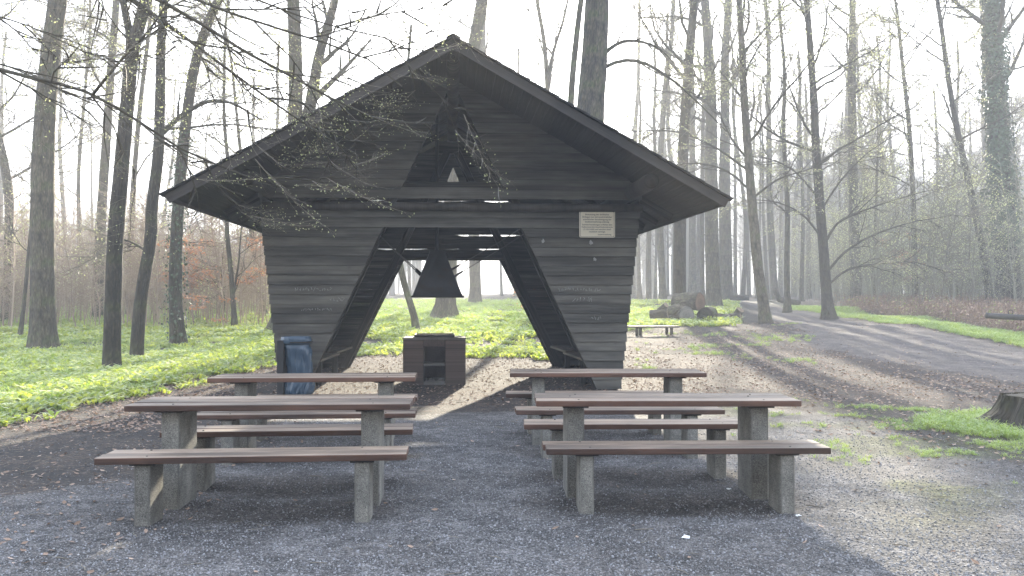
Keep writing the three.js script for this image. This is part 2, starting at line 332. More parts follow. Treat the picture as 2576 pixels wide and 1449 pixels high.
// ------------------------------------------------------------------ the hut
const hut = thing('grill_hut', 'dark timber grill hut with steep gable roof and A shaped opening', 'hut', [-0.956, 0, -14.2], THREE.MathUtils.degToRad(4));
const ROOF = { ridge: 5.23, slope: 0.5655, half: 3.93, front: 1.95, back: -6.0 }, DEPTH = 4.5;
const under = (u) => ROOF.ridge - 0.17 - ROOF.slope * Math.abs(u);
{
  const rng = mulberry(11);
  const outer = (y) => 2.74 + 0.36 * Math.min(1, y / 3.2);
  const gapF = (y) => Math.max(0, 2.36 - 0.467 * y);
  const ROW = 0.154;
  const board = (poly, z, tilt, m, parent) => {
    const y0 = Math.min(...poly.map((p) => p[1])), P = poly.map(([x, y]) => [x, y - y0]);
    // rebated boards: a face, and a recessed tongue behind the groove to the next board
    const cut = (t0, t1) => { const [bl, br, tr, tl] = P, L = (t) => [lerp(bl[0], tl[0], t), lerp(bl[1], tl[1], t)], Q = (t) => [lerp(br[0], tr[0], t), lerp(br[1], tr[1], t)]; return [L(t0), Q(t0), Q(t1), L(t1)]; };
    const tf = (ROW - 0.013 - rng() * 0.004) / 0.184, g = tilt ? mergeGeometries([prism(cut(0, tf), -0.01, 0.012), prism(cut(tf - 0.18, 1), -0.036, -0.008)]) : prism(P, -0.009, 0.01);
    const uv = g.attributes.uv, ou = rng() * 7, ov = rng() * 7; for (let k = 0; k < uv.count; k++) uv.setXY(k, uv.getX(k) + ou, uv.getY(k) + ov);
    const o = mesh('board', g, m, parent); o.position.set(0, y0, z); o.rotation.x = -tilt; return o;
  };
  const front = new THREE.Group(); front.name = 'front_wall'; hut.add(front);
  for (let i = 0; i < 33; i++) {
    const y = 0.04 + i * ROW + (rng() - 0.5) * 0.012, top = Math.min(y + ROW + 0.03, 5.02);
    if (y > 4.85) break;
    const lim = (u0) => Math.min(u0, (ROOF.ridge - 0.19 - top) / ROOF.slope);
    const at0 = (yy) => Math.max(0.06, (ROOF.ridge - 0.16 - yy) / ROOF.slope), o1 = outer(y) + (rng() - 0.5) * 0.015, o2 = outer(y) + (rng() - 0.5) * 0.01;
    const eL = Math.min(o1, at0(y)), eR = Math.min(o2, at0(y)), tL = Math.min(o1, at0(top)), tR = Math.min(o2, at0(top));
    const band = y > 2.62 && y < 3.2, m = () => M.siding[Math.floor(rng() * 3)], tilt = 0.06, sag = (rng() - 0.5) * 0.012;
    if (band) {
      if (y > 2.9 && y < 3.0) continue; // the round pole is here
      board([[-eL, y], [eR, y + sag], [tR, top + sag - (y > 2.8 && y < 2.9 ? 0.045 : 0)], [-tL, top - (y > 2.8 && y < 2.9 ? 0.045 : 0)]], 0.02, tilt, m(), front);
      continue;
    }
    const a0 = gapF(y), a1 = gapF(top);
    if (eL > a0 + 0.02) board([[-eL, y], [-a0, y + sag], [-Math.min(a1, tL - 0.01), top], [-tL, top]], 0.02 + (rng() - 0.5) * 0.006, tilt, m(), front);
    if (eR > a0 + 0.02) board([[a0, y], [eR, y + sag], [tR, top], [Math.min(a1, tR - 0.01), top]], 0.02 + (rng() - 0.5) * 0.006, tilt, m(), front);
  }
  // round pole across the front
  const pole = new GB().tube([V(-3.0, 2.985, 0.06), V(-1, 2.99, 0.065), V(1, 2.98, 0.06), V(3.08, 2.985, 0.06)], [0.07, 0.068, 0.07, 0.066], 12, true);
  mesh('round_pole', pole.build(), M.barge, hut);
  // back wall: gapped boards round the far opening
  const backW = new THREE.Group(); backW.name = 'back_wall'; hut.add(backW);
  const half2 = (y) => (y < 2.32 ? 2.17 - 0.5 * y : 0);
  const rows = [0.03]; for (let y = 0.03; y < 2.31;) { y += 0.1525; rows.push(Math.min(y, 2.32)); } rows.push(2.565, 2.865, 3.06, 3.32, 3.585, 3.86, 4.08, 4.3, 4.6);
  for (let k = 0; k < rows.length; k++) {
    const y = rows[k], next = rows[k + 1] ?? 4.85, hi = y > 2.3 && y < 3.6, lim = (u) => Math.max(0.1, Math.min(u, (ROOF.ridge - 0.2 - next) / ROOF.slope));
    const e = lim(outer(y)), g = hi ? 0.012 : 0.002, gapped = [2.865, 3.06, 3.585].includes(next) || next === 2.565;
    // upper edge of a board under a gap is uneven: it touches the next board here and there
    const edge = (u0, u1) => { const n = gapped ? 26 : 1, out = []; for (let q = 0; q <= n; q++) { const u = lerp(u1, u0, q / n), open = gapped && Math.abs(u) < 1.6 ? (vnoise(u * 2.3 + k * 9, k) > 0.45 ? 0.026 * (0.5 + vnoise(u * 19, k + 3)) : -0.004) : 0; out.push([u, next - (gapped ? open : 0.001)]); } return out; };
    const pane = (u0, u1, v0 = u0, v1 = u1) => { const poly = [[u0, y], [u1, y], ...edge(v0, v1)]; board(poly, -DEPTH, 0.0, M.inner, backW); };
    const hole = y >= 3.86 && y < 4.29;
    if (y < 2.31) { pane(-e, -half2(y), -e, -half2(Math.min(next, 2.319))); pane(half2(y), e, half2(Math.min(next, 2.319)), e); }
    else if (hole) { const w0 = 0.17 * cl((4.3 - y) / 0.4), w1 = 0.17 * cl((4.3 - next) / 0.4); pane(-e, -w0 + 0.02, -e, -w1 + 0.02); pane(w0 + 0.02, e, w1 + 0.02, e); } else pane(-e, e);
  }
  // side walls, leaning outwards
  for (const s of [-1, 1]) {
    const side = new THREE.Group(); side.name = 'side_wall'; hut.add(side);
    const geo = plankGeo(0.024, 0.184, DEPTH - 0.06, 0.003);
    for (let i = 0; i < 20; i++) {
      const y = 0.04 + i * ROW; if (y > under(3.1) - 0.22) break;
      const o = mesh('board', geo, M.siding[i % 3], side); o.position.set(s * (outer(y) - 0.03), y + 0.09, -DEPTH / 2); o.rotation.z = s * -0.12 - s * 0.06;
    }
  }
  // slanted frames of squared beams
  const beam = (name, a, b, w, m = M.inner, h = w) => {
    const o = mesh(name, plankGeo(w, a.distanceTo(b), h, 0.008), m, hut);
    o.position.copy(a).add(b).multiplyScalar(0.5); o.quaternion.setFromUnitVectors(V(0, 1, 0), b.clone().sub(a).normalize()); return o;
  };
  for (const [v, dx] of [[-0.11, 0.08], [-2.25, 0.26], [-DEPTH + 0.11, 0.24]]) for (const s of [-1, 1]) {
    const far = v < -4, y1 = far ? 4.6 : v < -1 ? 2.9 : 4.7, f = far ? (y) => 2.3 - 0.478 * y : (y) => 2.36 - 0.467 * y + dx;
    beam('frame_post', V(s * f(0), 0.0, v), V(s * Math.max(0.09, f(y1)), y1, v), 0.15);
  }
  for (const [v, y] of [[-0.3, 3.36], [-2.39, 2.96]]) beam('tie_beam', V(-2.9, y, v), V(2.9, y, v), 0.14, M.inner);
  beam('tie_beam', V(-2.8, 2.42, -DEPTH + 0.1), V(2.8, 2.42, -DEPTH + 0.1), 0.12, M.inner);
  // sitting planks along the inside
  for (const s of [-1, 1]) for (const [v0, v1] of [[-0.25, -2.1], [-2.4, -4.2]]) {
    const o = mesh('seat_plank', plankGeo(0.36, 0.045, v0 - v1, 0.008, v0), M.seatWood, hut); o.position.set(s * 2.28, 0.5, (v0 + v1) / 2); o.rotation.y = s * 0.05;
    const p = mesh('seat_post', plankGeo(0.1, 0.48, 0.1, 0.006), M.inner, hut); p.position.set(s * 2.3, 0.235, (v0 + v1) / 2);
  }
  // roof
  const roof = new THREE.Group(); roof.name = 'roof'; hut.add(roof);
  const ang = Math.atan(ROOF.slope), L = ROOF.half / Math.cos(ang), vLen = ROOF.front - ROOF.back, vMid = (ROOF.front + ROOF.back) / 2;
  const plank = plankGeo(L / 30 - 0.004, 0.024, vLen - 0.06, 0.003);
  const course = (seed) => { // one shingle course, uneven lower edge
    const b = new GB(), n = 66, r = mulberry(seed), w = 0.3; let prev = null;
    for (let k = 0; k <= n; k++) {
      const z = lerp(ROOF.front + 0.035 + (r() - 0.5) * 0.02, ROOF.back - 0.03, k / n), j = (r() - 0.5) * 0.03, t = (r() - 0.5) * 0.008;
      const a = [b.vert(-w / 2, 0.0, z, 0, z), b.vert(w / 2 + j, 0.012 + t, z, w, z), b.vert(w / 2 + j, 0.036 + t, z, w, z + 0.1), b.vert(-w / 2, 0.02, z, 0, z)];
      if (prev) for (let q = 0; q < 4; q++) b.i.push(prev[q], prev[(q + 1) % 4], a[q], prev[(q + 1) % 4], a[(q + 1) % 4], a[q]);
      else b.i.push(a[0], a[1], a[2], a[0], a[2], a[3]);
      prev = a;
    }
    b.i.push(prev[0], prev[2], prev[1], prev[0], prev[3], prev[2]);
    return b.build(true);
  };
  const courses = [course(3), course(4), course(5)];
  for (const s of [-1, 1]) {
    const slope = new THREE.Group(); slope.position.set(0, ROOF.ridge - 0.05, 0); slope.rotation.z = -s * ang; // local x runs down the slope (times s)
    slope.updateMatrix();
    const put = (name, g, m, x, y, z, turn = 0, parent = roof) => { const o = mesh(name, g, m, parent); o.applyMatrix4(new THREE.Matrix4().makeTranslation(s * x, y, z).multiply(new THREE.Matrix4().makeRotationY(s < 0 ? Math.PI : 0)).multiply(new THREE.Matrix4().makeRotationY(turn))); o.applyMatrix4(slope.matrix); return o; };
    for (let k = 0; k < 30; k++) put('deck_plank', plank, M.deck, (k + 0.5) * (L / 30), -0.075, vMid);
    for (let k = 0; k < 19; k++) { const g = courses[k % 3]; const o = put('shingle_course', g, M.shingle, 0.14 + (k * (L + 0.05 - 0.28)) / 18, -0.045 + 0.02, s < 0 ? ROOF.front + ROOF.back : 0); }
    // barge boards and eave boards
    put('barge_board', plankGeo(L + 0.02, 0.13, 0.034, 0.004, s), M.barge, L / 2, -0.098, ROOF.front - 0.012);
    put('barge_board', plankGeo(L + 0.02, 0.13, 0.034, 0.004, s + 3), M.barge, L / 2, -0.098, ROOF.back + 0.012);
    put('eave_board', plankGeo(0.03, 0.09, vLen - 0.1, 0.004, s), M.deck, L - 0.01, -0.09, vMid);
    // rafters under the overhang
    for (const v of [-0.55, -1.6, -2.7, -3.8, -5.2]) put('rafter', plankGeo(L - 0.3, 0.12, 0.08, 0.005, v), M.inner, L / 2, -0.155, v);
    // round wall plate log
    const u = s * 2.92, y = under(2.92) - 0.16;
    mesh('purlin_log', new GB().tube([V(u, y, 1.45), V(u, y, 1.2), V(u, y, -2), V(u, y, -5.6)], [0.11, 0.125, 0.12, 0.12], 14, true).build(), M.barge, roof);
  }
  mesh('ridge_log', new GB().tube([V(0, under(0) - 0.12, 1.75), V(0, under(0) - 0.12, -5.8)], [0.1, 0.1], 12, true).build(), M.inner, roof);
  const cap = prism([[-0.1, -0.0565], [0, 0.0], [0.1, -0.0565], [0.1, -0.044], [0, 0.012], [-0.1, -0.044]], ROOF.back - 0.02, ROOF.front + 0.03);
  mesh('ridge_cap', cap, M.shingle, roof).position.set(0, ROOF.ridge - 0.028, 0);
  // chalk scribbles on the boards
  const scribble = (u, y, w, h, seed, z = 0.062) => {
    const r = mulberry(seed), b = new GB(), n = Math.max(3, Math.round(w / h * 1.4));
    for (let k = 0; k < n; k++) { const x0 = u + (k / n) * w, pts = []; for (let q = 0; q < 4; q++) pts.push(V(x0 + (r() - 0.3) * h * 0.7, y + (r() - 0.5) * h, z)); b.tube(pts, [0.0022, 0.003, 0.0025, 0.002], 4); }
    mesh('chalk_mark', b.build(), M.chalk, hut);
  };
  for (const [u, y, w, h, s] of [[-2.5, 1.66, 0.6, 0.06, 1], [-1.95, 1.5, 0.25, 0.07, 2], [-2.4, 1.34, 0.5, 0.05, 3], [1.72, 1.66, 0.7, 0.06, 6], [1.95, 1.5, 0.35, 0.08, 7], [2.25, 1.2, 0.2, 0.07, 8]]) scribble(u, y, w, h, s);
  const splat = (u, y, r0, seed) => { const r = mulberry(seed), poly = []; for (let k = 0; k < 14; k++) { const a = (k / 14) * 6.283, q = r0 * 0.62 * (0.35 + 0.8 * r()); poly.push([u + Math.cos(a) * q, y + Math.sin(a) * q * 1.2]); } mesh('paint_splat', prism(poly, 0.055, 0.058), M.chalk, hut); };
  for (const [u, y, r0, s] of [[1.46, 2.44, 0.05, 1], [2.24, 2.42, 0.06, 2], [2.3, 2.15, 0.055, 3]]) splat(u, y, r0, s);
}
const hutPoint = (u, y, v) => V(u, y, v).applyAxisAngle(V(0, 1, 0), hut.rotation.y).add(hut.position);

// notice board
{
  const w = 0.585, h = 0.432, S = 5;
  const cv = document.createElement('canvas'); cv.width = 190 * S; cv.height = 140 * S; const x = cv.getContext('2d');
  x.fillStyle = '#d8d1bd'; x.fillRect(0, 0, cv.width, cv.height);
  x.strokeStyle = '#3c3a38'; x.lineWidth = 1.6 * S; x.beginPath(); if (x.roundRect) x.roundRect(5 * S, 4.5 * S, 180 * S, 131 * S, 8 * S); else x.rect(5 * S, 4.5 * S, 180 * S, 131 * S); x.stroke();
  x.fillStyle = '#2c2a2a'; x.textAlign = 'center';
  const line = (t, y, size, cx = 95, al = 'center') => { x.font = `bold ${size * S}px sans-serif`; x.textAlign = al; x.fillText(t, cx * S, y * S); };
  line('Benutzung der Grillhütte', 23, 10.6); line('Örtlagen nur mit ausdrücklicher', 36, 10.2); line('schriftlicher Genehmigung der', 49, 10.2); line('Stadtverwaltung zulässig.', 61.5, 10.6);
  line('Zuwiderhandlungen erfüllen den', 76.5, 10.2); line('Tatbestand des Hausfriedensbruchs', 88.5, 9.6); line('( § 123 StGB) und werden straf-', 101, 10.2); line('rechtlich verfolgt.', 113.5, 10.2); line('Stadtverwaltung', 127.5, 9, 170, 'right');
  const t = new THREE.CanvasTexture(cv); t.colorSpace = THREE.SRGBColorSpace; t.magFilter = THREE.LinearFilter;
  const shape = new THREE.Shape(), a = w / 2, b = h / 2, r = 0.03;
  shape.moveTo(-a + r, -b).lineTo(a - r, -b).quadraticCurveTo(a, -b, a, -b + r).lineTo(a, b - r).quadraticCurveTo(a, b, a - r, b).lineTo(-a + r, b).quadraticCurveTo(-a, b, -a, b - r).lineTo(-a, -b + r).quadraticCurveTo(-a, -b, -a + r, -b);
  const p = hutPoint(2.34, 2.72, 0.062), sign = thing('notice_sign', 'small white notice sign with dark German lettering on the hut wall', 'sign', p.toArray(), hut.rotation.y);
  mesh('plate', new THREE.ExtrudeGeometry(shape, { depth: 0.006, bevelEnabled: false }), M.white, sign);
  const face = new THREE.ShapeGeometry(shape), uv = face.attributes.uv, fp = face.attributes.position; for (let k = 0; k < uv.count; k++) uv.setXY(k, fp.getX(k) / w + 0.5, fp.getY(k) / h + 0.5);
  mesh('printed_face', face, mat({ map: t, roughness: 0.55 }), sign).position.z = 0.009;
  for (const [sx, sy] of [[-1, 1], [1, 1], [-1, -1], [1, -1]]) { const s = mesh('screw', new THREE.CylinderGeometry(0.006, 0.006, 0.006, 8), M.darkSteel, sign); s.rotation.x = Math.PI / 2; s.position.set(sx * (a - 0.02), sy * (b - 0.02), 0.011); }
}

// grill and its hood
{
  const g = thing('brick_grill', 'low masonry grill with dark open firebox and grate under the hood', 'grill', [-1.37, 0, -15.65], hut.rotation.y);
  g.position.y = groundY(-1.37, -15.65) - 0.02;
  const W = 1.08, H = 0.80, D = 0.8, part = (name, w, h, d, x, y, z, m) => { const o = mesh(name, plankGeo(w, h, d, 0.008), m, g); o.position.set(x, y, z); return o; };
  part('side_panel', 0.352, H, D, -W / 2 + 0.176, H / 2, 0, M.brickPanel); part('side_panel', 0.352, H, D, W / 2 - 0.176, H / 2, 0, M.brickPanel);
  part('back_panel', 0.38, H, 0.1, 0, H / 2, -D / 2 + 0.05, M.brickPanel);
  part('lintel', 0.372, 0.12, 0.12, 0, H - 0.06, D / 2 - 0.063, M.brickPanel);
  part('shelf', 0.37, 0.04, D - 0.16, 0, 0.36, 0.0, M.slab); part('hearth', 0.37, 0.08, D - 0.1, 0, 0.04, 0.03, M.ash);
  part('rim', W + 0.02, 0.03, 0.13, 0, H + 0.016, D / 2 - 0.06, M.slab); part('rim', W + 0.02, 0.03, 0.13, 0, H + 0.016, -D / 2 + 0.06, M.slab);
  part('rim', 0.2, 0.03, D - 0.256, -W / 2 + 0.1, H + 0.016, 0, M.slab); part('rim', 0.2, 0.03, D - 0.256, W / 2 - 0.1, H + 0.016, 0, M.slab);
  const grate = new THREE.Group(); grate.name = 'grate'; g.add(grate);
  const bar = new THREE.CylinderGeometry(0.008, 0.008, 0.56, 6); bar.rotateX(Math.PI / 2);
  for (let k = 0; k < 17; k++) mesh('grate_bar', bar, M.darkSteel, grate).position.set(-0.32 + k * 0.04, H + 0.056, 0);
  for (const s of [-1, 1]) { const o = mesh('grate_frame', plankGeo(0.66, 0.05, 0.02, 0.003), M.darkSteel, grate); o.position.set(0, H + 0.058, s * 0.29); const q = mesh('grate_frame', plankGeo(0.02, 0.05, 0.56, 0.003), M.darkSteel, grate); q.position.set(s * 0.34, H + 0.058, 0); }
  const r = mulberry(5); for (let k = 0; k < 9; k++) { const o = mesh('cinder', new THREE.DodecahedronGeometry(0.02 + r() * 0.02, 0), M.ash, g); o.position.set((r() - 0.5) * 0.3, 0.095, 0.1 + r() * 0.22); o.rotation.set(r() * 3, r() * 3, 0); }

  const hd = thing('grill_hood', 'black sheet metal smoke hood hanging on ropes above the grill', 'hood', [-1.33, 1.5, -15.6], hut.rotation.y + 0.06);
  const frust = (w0, d0, w1, d1, y0, y1, t, m, name) => { // four sheets
    for (let k = 0; k < 4; k++) {
      const c = (w, d, q) => [[-1, 1], [1, 1], [1, -1], [-1, -1]][(q + 4) % 4].map((s, j) => s * (j ? d : w) / 2), a = c(w0, d0, k), b2 = c(w0, d0, k + 1), e = c(w1, d1, k), f = c(w1, d1, k + 1), b = new GB();
      const n = V((a[0] + b2[0]) / 2, 0, (a[1] + b2[1]) / 2).normalize().multiplyScalar(t);
      b.quad(V(a[0], y0, a[1]), V(b2[0], y0, b2[1]), V(f[0], y1, f[1]), V(e[0], y1, e[1]));
      b.quad(V(b2[0] - n.x, y0, b2[1] - n.z), V(a[0] - n.x, y0, a[1] - n.z), V(e[0] - n.x, y1, e[1] - n.z), V(f[0] - n.x, y1, f[1] - n.z));
      b.quad(V(a[0] - n.x, y0, a[1] - n.z), V(b2[0] - n.x, y0, b2[1] - n.z), V(b2[0], y0, b2[1]), V(a[0], y0, a[1]));
      mesh(name, b.build(true), m, hd);
    }
  };
  frust(0.86, 0.8, 0.24, 0.24, 0.05, 0.86, 0.008, M.hood, 'sheet');
  for (const s of [-1, 1]) { const o = mesh('rim', plankGeo(0.9, 0.035, 0.03, 0.003), M.hood, hd); o.position.set(0, 0.045, s * 0.41); const q = mesh('rim', plankGeo(0.03, 0.035, 0.79, 0.003), M.hood, hd); q.position.set(s * 0.435, 0.045, 0); }
  const pipe = mesh('flue_pipe', new THREE.CylinderGeometry(0.03, 0.03, 2.5, 12), M.hood, hd); pipe.position.set(0, 2.08, 0);
  for (const [sx, sz, y0] of [[-1, 1, 0.42], [-1, -1, 0.46], [1, 1, 0.40], [1, -1, 0.52]]) {
    const w = 0.43 * (1 - (y0 - 0.05) / 0.81 * 0.72), a = V(sx * (w + 0.005), y0, sz * 0.12), e = V(sx * (sx > 0 ? 1.9 : 1.2), y0 + (sx > 0 ? 1.0 : 0.9), sz * 0.5 - 0.3), mid = a.clone().lerp(e, 0.09);
    const sh = mesh('turnbuckle', new GB().tube([a, mid], [0.02, 0.02], 7, true).build(), M.darkSteel, hd);
    mesh('rope', new GB().tube([mid, mid.clone().lerp(e, 0.5).add(V(0, -0.02, 0)), e], [0.009, 0.009, 0.009], 6).build(), M.rope, hd);
  }
}

// waste bag hanging by the hut wall
{
  const p = hutPoint(-2.4, 0, 0.33), y = groundY(p.x, p.z), t = thing('rubbish_bag', 'blue plastic rubbish bag in a black holder at the left hut corner', 'rubbish bag', [p.x, y, p.z], hut.rotation.y);
  const b = new GB(), n = 90, rowsN = 46, key = [[0.0, 0.12], [0.015, 0.19], [0.08, 0.215], [0.2, 0.205], [0.36, 0.18], [0.55, 0.19], [0.72, 0.21], [0.79, 0.205], [0.81, 0.232], [0.86, 0.24], [0.9, 0.23], [0.91, 0.215], [0.84, 0.205]];
  const crv = new THREE.SplineCurve(key.map(([h, r]) => new THREE.Vector2(r, h))), prof = crv.getPoints(rowsN);
  const fold = (a, h) => { const c = Math.cos(a), q = Math.sin(a), z = a * 1.1; if (h > 0.79) return 1 + 0.012 * Math.sin(a * 17) + 0.02 * (fbm(c * 4 + 9, q * 4 + h * 9, 3) - 0.5);
    const ridge = (x) => 1 - Math.abs(2 * vnoise(x[0], x[1]) - 1); const k = smooth(0.79, 0.66, h);
    return 1 + k * (0.26 * (ridge([c * 3 + h * 2.2 + 5, q * 3 - h * 3.1]) - 0.6) + 0.17 * (ridge([c * 7 - h * 5 + 2, q * 7 + h * 7]) - 0.6) + 0.05 * (ridge([c * 15 + h * 12, q * 15 - h * 9]) - 0.6)); };
  prof.forEach(({ x: r, y: h }, k) => { for (let s = 0; s <= n; s++) { const a = (s % n / n) * 6.2832, q = r * fold(a, h); b.vert(Math.cos(a) * q + 0.03 * Math.sin(h * 5), Math.max(0, h), Math.sin(a) * q * 0.8, s / n, h); } if (k) for (let s = 0; s < n; s++) { const i = (k - 1) * (n + 1) + s; b.i.push(i, i + n + 1, i + 1, i + 1, i + n + 1, i + n + 2); } });
  const c = b.vert(0, 0, 0); for (let s = 0; s < n; s++) b.i.push(c, s, s + 1);
  mesh('bag', b.build(), M.bag, t);
  const ring = mesh('ring', new THREE.TorusGeometry(0.225, 0.012, 8, 30), M.darkSteel, t); ring.rotation.x = Math.PI / 2; ring.scale.y = 0.85; ring.position.y = 0.83;
  const bk = mesh('back_panel', plankGeo(0.1, 0.86, 0.4, 0.01), M.black, t); bk.position.set(-0.245, 0.43, -0.06); bk.rotation.z = 0.0;
  const br = mesh('bracket', plankGeo(0.05, 0.04, 0.14, 0.004), M.darkSteel, t); br.position.set(0, 0.83, -0.26);
}

// ------------------------------------------------------------------ benches and tables
const BOLT = new THREE.CylinderGeometry(0.007, 0.008, 0.005, 8);
function seat(kind, label, fl, fr, seed, group) {
  // fl, fr: front left and front right corner of the top [x, distance]
  const table = kind === 'picnic_table', top = table ? 0.75 : 0.46, dep = table ? 0.56 : 0.35, th = table ? 0.045 : 0.045, n = table ? 3 : 2, r = mulberry(seed);
  const L = Math.hypot(fr[0] - fl[0], fr[1] - fl[1]), turn = Math.atan2(fr[1] - fl[1], fr[0] - fl[0]), mx = (fl[0] + fr[0]) / 2 - Math.sin(turn) * dep / 2, md = (fl[1] + fr[1]) / 2 + Math.cos(turn) * dep / 2;
  const t = thing(kind, label, table ? 'table' : 'bench', [mx, 0, -md], turn, group), pw = (dep - 0.02 * (n - 1)) / n;
  for (let k = 0; k < n; k++) {
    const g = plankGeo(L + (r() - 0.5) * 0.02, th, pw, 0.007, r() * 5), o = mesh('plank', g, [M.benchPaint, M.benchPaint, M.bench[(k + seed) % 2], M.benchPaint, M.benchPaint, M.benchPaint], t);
    o.position.set((r() - 0.5) * 0.012, top - th / 2 + (r() - 0.5) * 0.004, dep / 2 - pw / 2 - k * (pw + 0.02)); o.rotation.z = (r() - 0.5) * 0.004;
  }
  const lw = table ? 0.135 : 0.105, ld = table ? 0.42 : 0.29, inset = table ? 0.3 : 0.3, deep = 0.25;
  for (const s of [-1, 1]) {
    const x = s * (L / 2 - inset), h = top - th - 0.012 + deep, leg = mesh('leg', plankGeo(lw, h, ld, 0.014, r() * 3), M.concrete, t); leg.position.set(x, top - th - 0.012 - h / 2, 0); leg.rotation.y = (r() - 0.5) * 0.03;
    for (let k = 0; k < n; k++) for (const q of [k % 2 ? -1 : 1]) { const bo = mesh('bolt', BOLT, M.darkSteel, t); bo.position.set(x + q * 0.025, top + 0.001, dep / 2 - pw / 2 - k * (pw + 0.02) + q * 0.03); }
    const br = mesh('bracket', plankGeo(lw + 0.06, 0.012, dep - 0.05, 0.002), M.darkSteel, t); br.position.set(x - s * 0.0, top - th - 0.006, 0);
  }
  return t;
}
const SETS = [
  ['bench', 'front left bench with brown planks, nearest to the camera at the left', [-2.766, 5.84], [-0.717, 5.99]],
  ['picnic_table', 'front left picnic table with brown planks on concrete legs', [-2.78, 6.33], [-0.741, 6.42]],
  ['bench', 'bench on the hut side of the front left picnic table', [-2.79, 6.99], [-0.806, 7.14]],
  ['bench', 'bench on the camera side of the rear left picnic table', [-2.9, 8.0], [-0.894, 8.16]],
  ['picnic_table', 'rear left picnic table standing before the blue rubbish bag', [-2.92, 8.46], [-0.945, 8.62]],
  ['bench', 'bench on the hut side of the rear left picnic table', [-3.0, 9.3], [-1.02, 9.45]],
  ['bench', 'front right bench with brown planks, nearest to the camera at the right', [0.231, 6.21], [2.26, 6.25]],
  ['picnic_table', 'front right picnic table with reddish front edge on concrete legs', [0.18, 6.62], [2.18, 6.62]],
  ['bench', 'bench on the hut side of the front right picnic table', [0.103, 7.41], [2.06, 7.43]],
  ['bench', 'bench on the camera side of the rear right picnic table', [0.036, 8.34], [2.02, 8.37]],
  ['picnic_table', 'rear right picnic table standing before the right hut wall', [-0.024, 9.08], [2.0, 9.06]],
  ['bench', 'bench on the hut side of the rear right picnic table', [-0.071, 9.75], [1.91, 9.78]],
];
SETS.forEach(([k, label, a, b], n) => seat(k, label, a, b, n + 1, k === 'bench' ? 'plank benches with concrete legs' : 'picnic tables with concrete legs'));

// ------------------------------------------------------------------ trees
const up = V(0, 1, 0);
function perp(dir, rng) { const a = V(rng() - 0.5, rng() - 0.5, rng() - 0.5); return a.addScaledVector(dir, -a.dot(dir)).normalize(); }
// flat fans of thin twigs, 1.2 m long, in the xz plane along +x
function twigFan(seed, r0, leafSize = 1.15) {
  const rng = mulberry(seed), b = new GB(), buds = new GB();
  const leaf = (p) => { for (let q = 0; q < 1 + (rng() < 0.4 ? 1 : 0); q++) { const s = leafSize * (0.007 + rng() * 0.009), d = V(rng() - 0.5, rng() * 0.5 - 0.5, rng() - 0.5).normalize(), w = perp(d, rng).multiplyScalar(s * 0.45); buds.quad(p, p.clone().addScaledVector(d, s * 0.6).add(w), p.clone().addScaledVector(d, s * 1.5), p.clone().addScaledVector(d, s * 0.6).sub(w)); } };
  const twig = (p, dir, len, r, lev) => {
    const n = lev === 0 ? 5 : lev === 1 ? 3 : 2, pts = [p.clone()], rad = [r], d = dir.clone();
    for (let k = 0; k < n; k++) { d.add(V(rng() - 0.5, (rng() - 0.5) * 0.6 + 0.04, rng() - 0.5).multiplyScalar(0.3)).normalize(); pts.push(pts[k].clone().addScaledVector(d, len / n)); rad.push(r * (1 - (0.7 * (k + 1)) / n)); }
    b.tube(pts, rad, 3);
    const m = lev === 0 ? 10 : lev === 1 ? 4 : 0;
    for (let k = 0; k < m; k++) {
      const t = (k + 0.6) / m * (n - 0.01), i = Math.floor(t), q = pts[i].clone().lerp(pts[i + 1], t - i), s = k % 2 ? 1 : -1, e = pts[i + 1].clone().sub(pts[i]).normalize();
      const side = V(-e.z, 0, e.x).multiplyScalar(s), nd = e.clone().multiplyScalar(0.7).addScaledVector(side, 0.75).add(V(0, (rng() - 0.5) * 0.5, 0)).normalize();
      twig(q, nd, len * (lev === 0 ? 0.5 - 0.25 * (t / n) : 0.42) * (0.7 + rng() * 0.6), r * 0.55, lev + 1);
      if (rng() < 0.3) leaf(q);
    }
    leaf(pts[n]);
  };
  twig(V(0, 0, 0), V(1, 0, 0), 1.2, r0, 0);
  return { twigs: b.build(), buds: buds.build() };
}
const NEAR_FANS = [twigFan(1, 0.007, 1.5), twigFan(2, 0.007, 1.5)], FANS = [twigFan(3, 0.013, 1.4), twigFan(6, 0.013, 1.4)], FAR_FANS = [twigFan(4, 0.017, 2.4), twigFan(5, 0.017, 2.4)];
function growLimb(gb, p, dir, len, r, lev, most, rng, tips, lift = 0.05, crook = 0.28) {
  const n = lev === 0 ? 8 : lev === 1 ? 5 : 4, pts = [p.clone()], rad = [r], d = dir.clone();
  for (let k = 0; k < n; k++) { d.add(V(rng() - 0.5, rng() - 0.5, rng() - 0.5).multiplyScalar(crook * 1.6)).add(V(0, lift, 0)).normalize(); pts.push(pts[k].clone().addScaledVector(d, len / n)); rad.push(r * (1 - (0.78 * (k + 1)) / n)); }
  gb.tube(pts, rad, lev === 0 ? 7 : lev === 1 ? 5 : 4);
  branchOut(gb, pts, rad, len, lev, most, rng, tips, lift, crook);
}
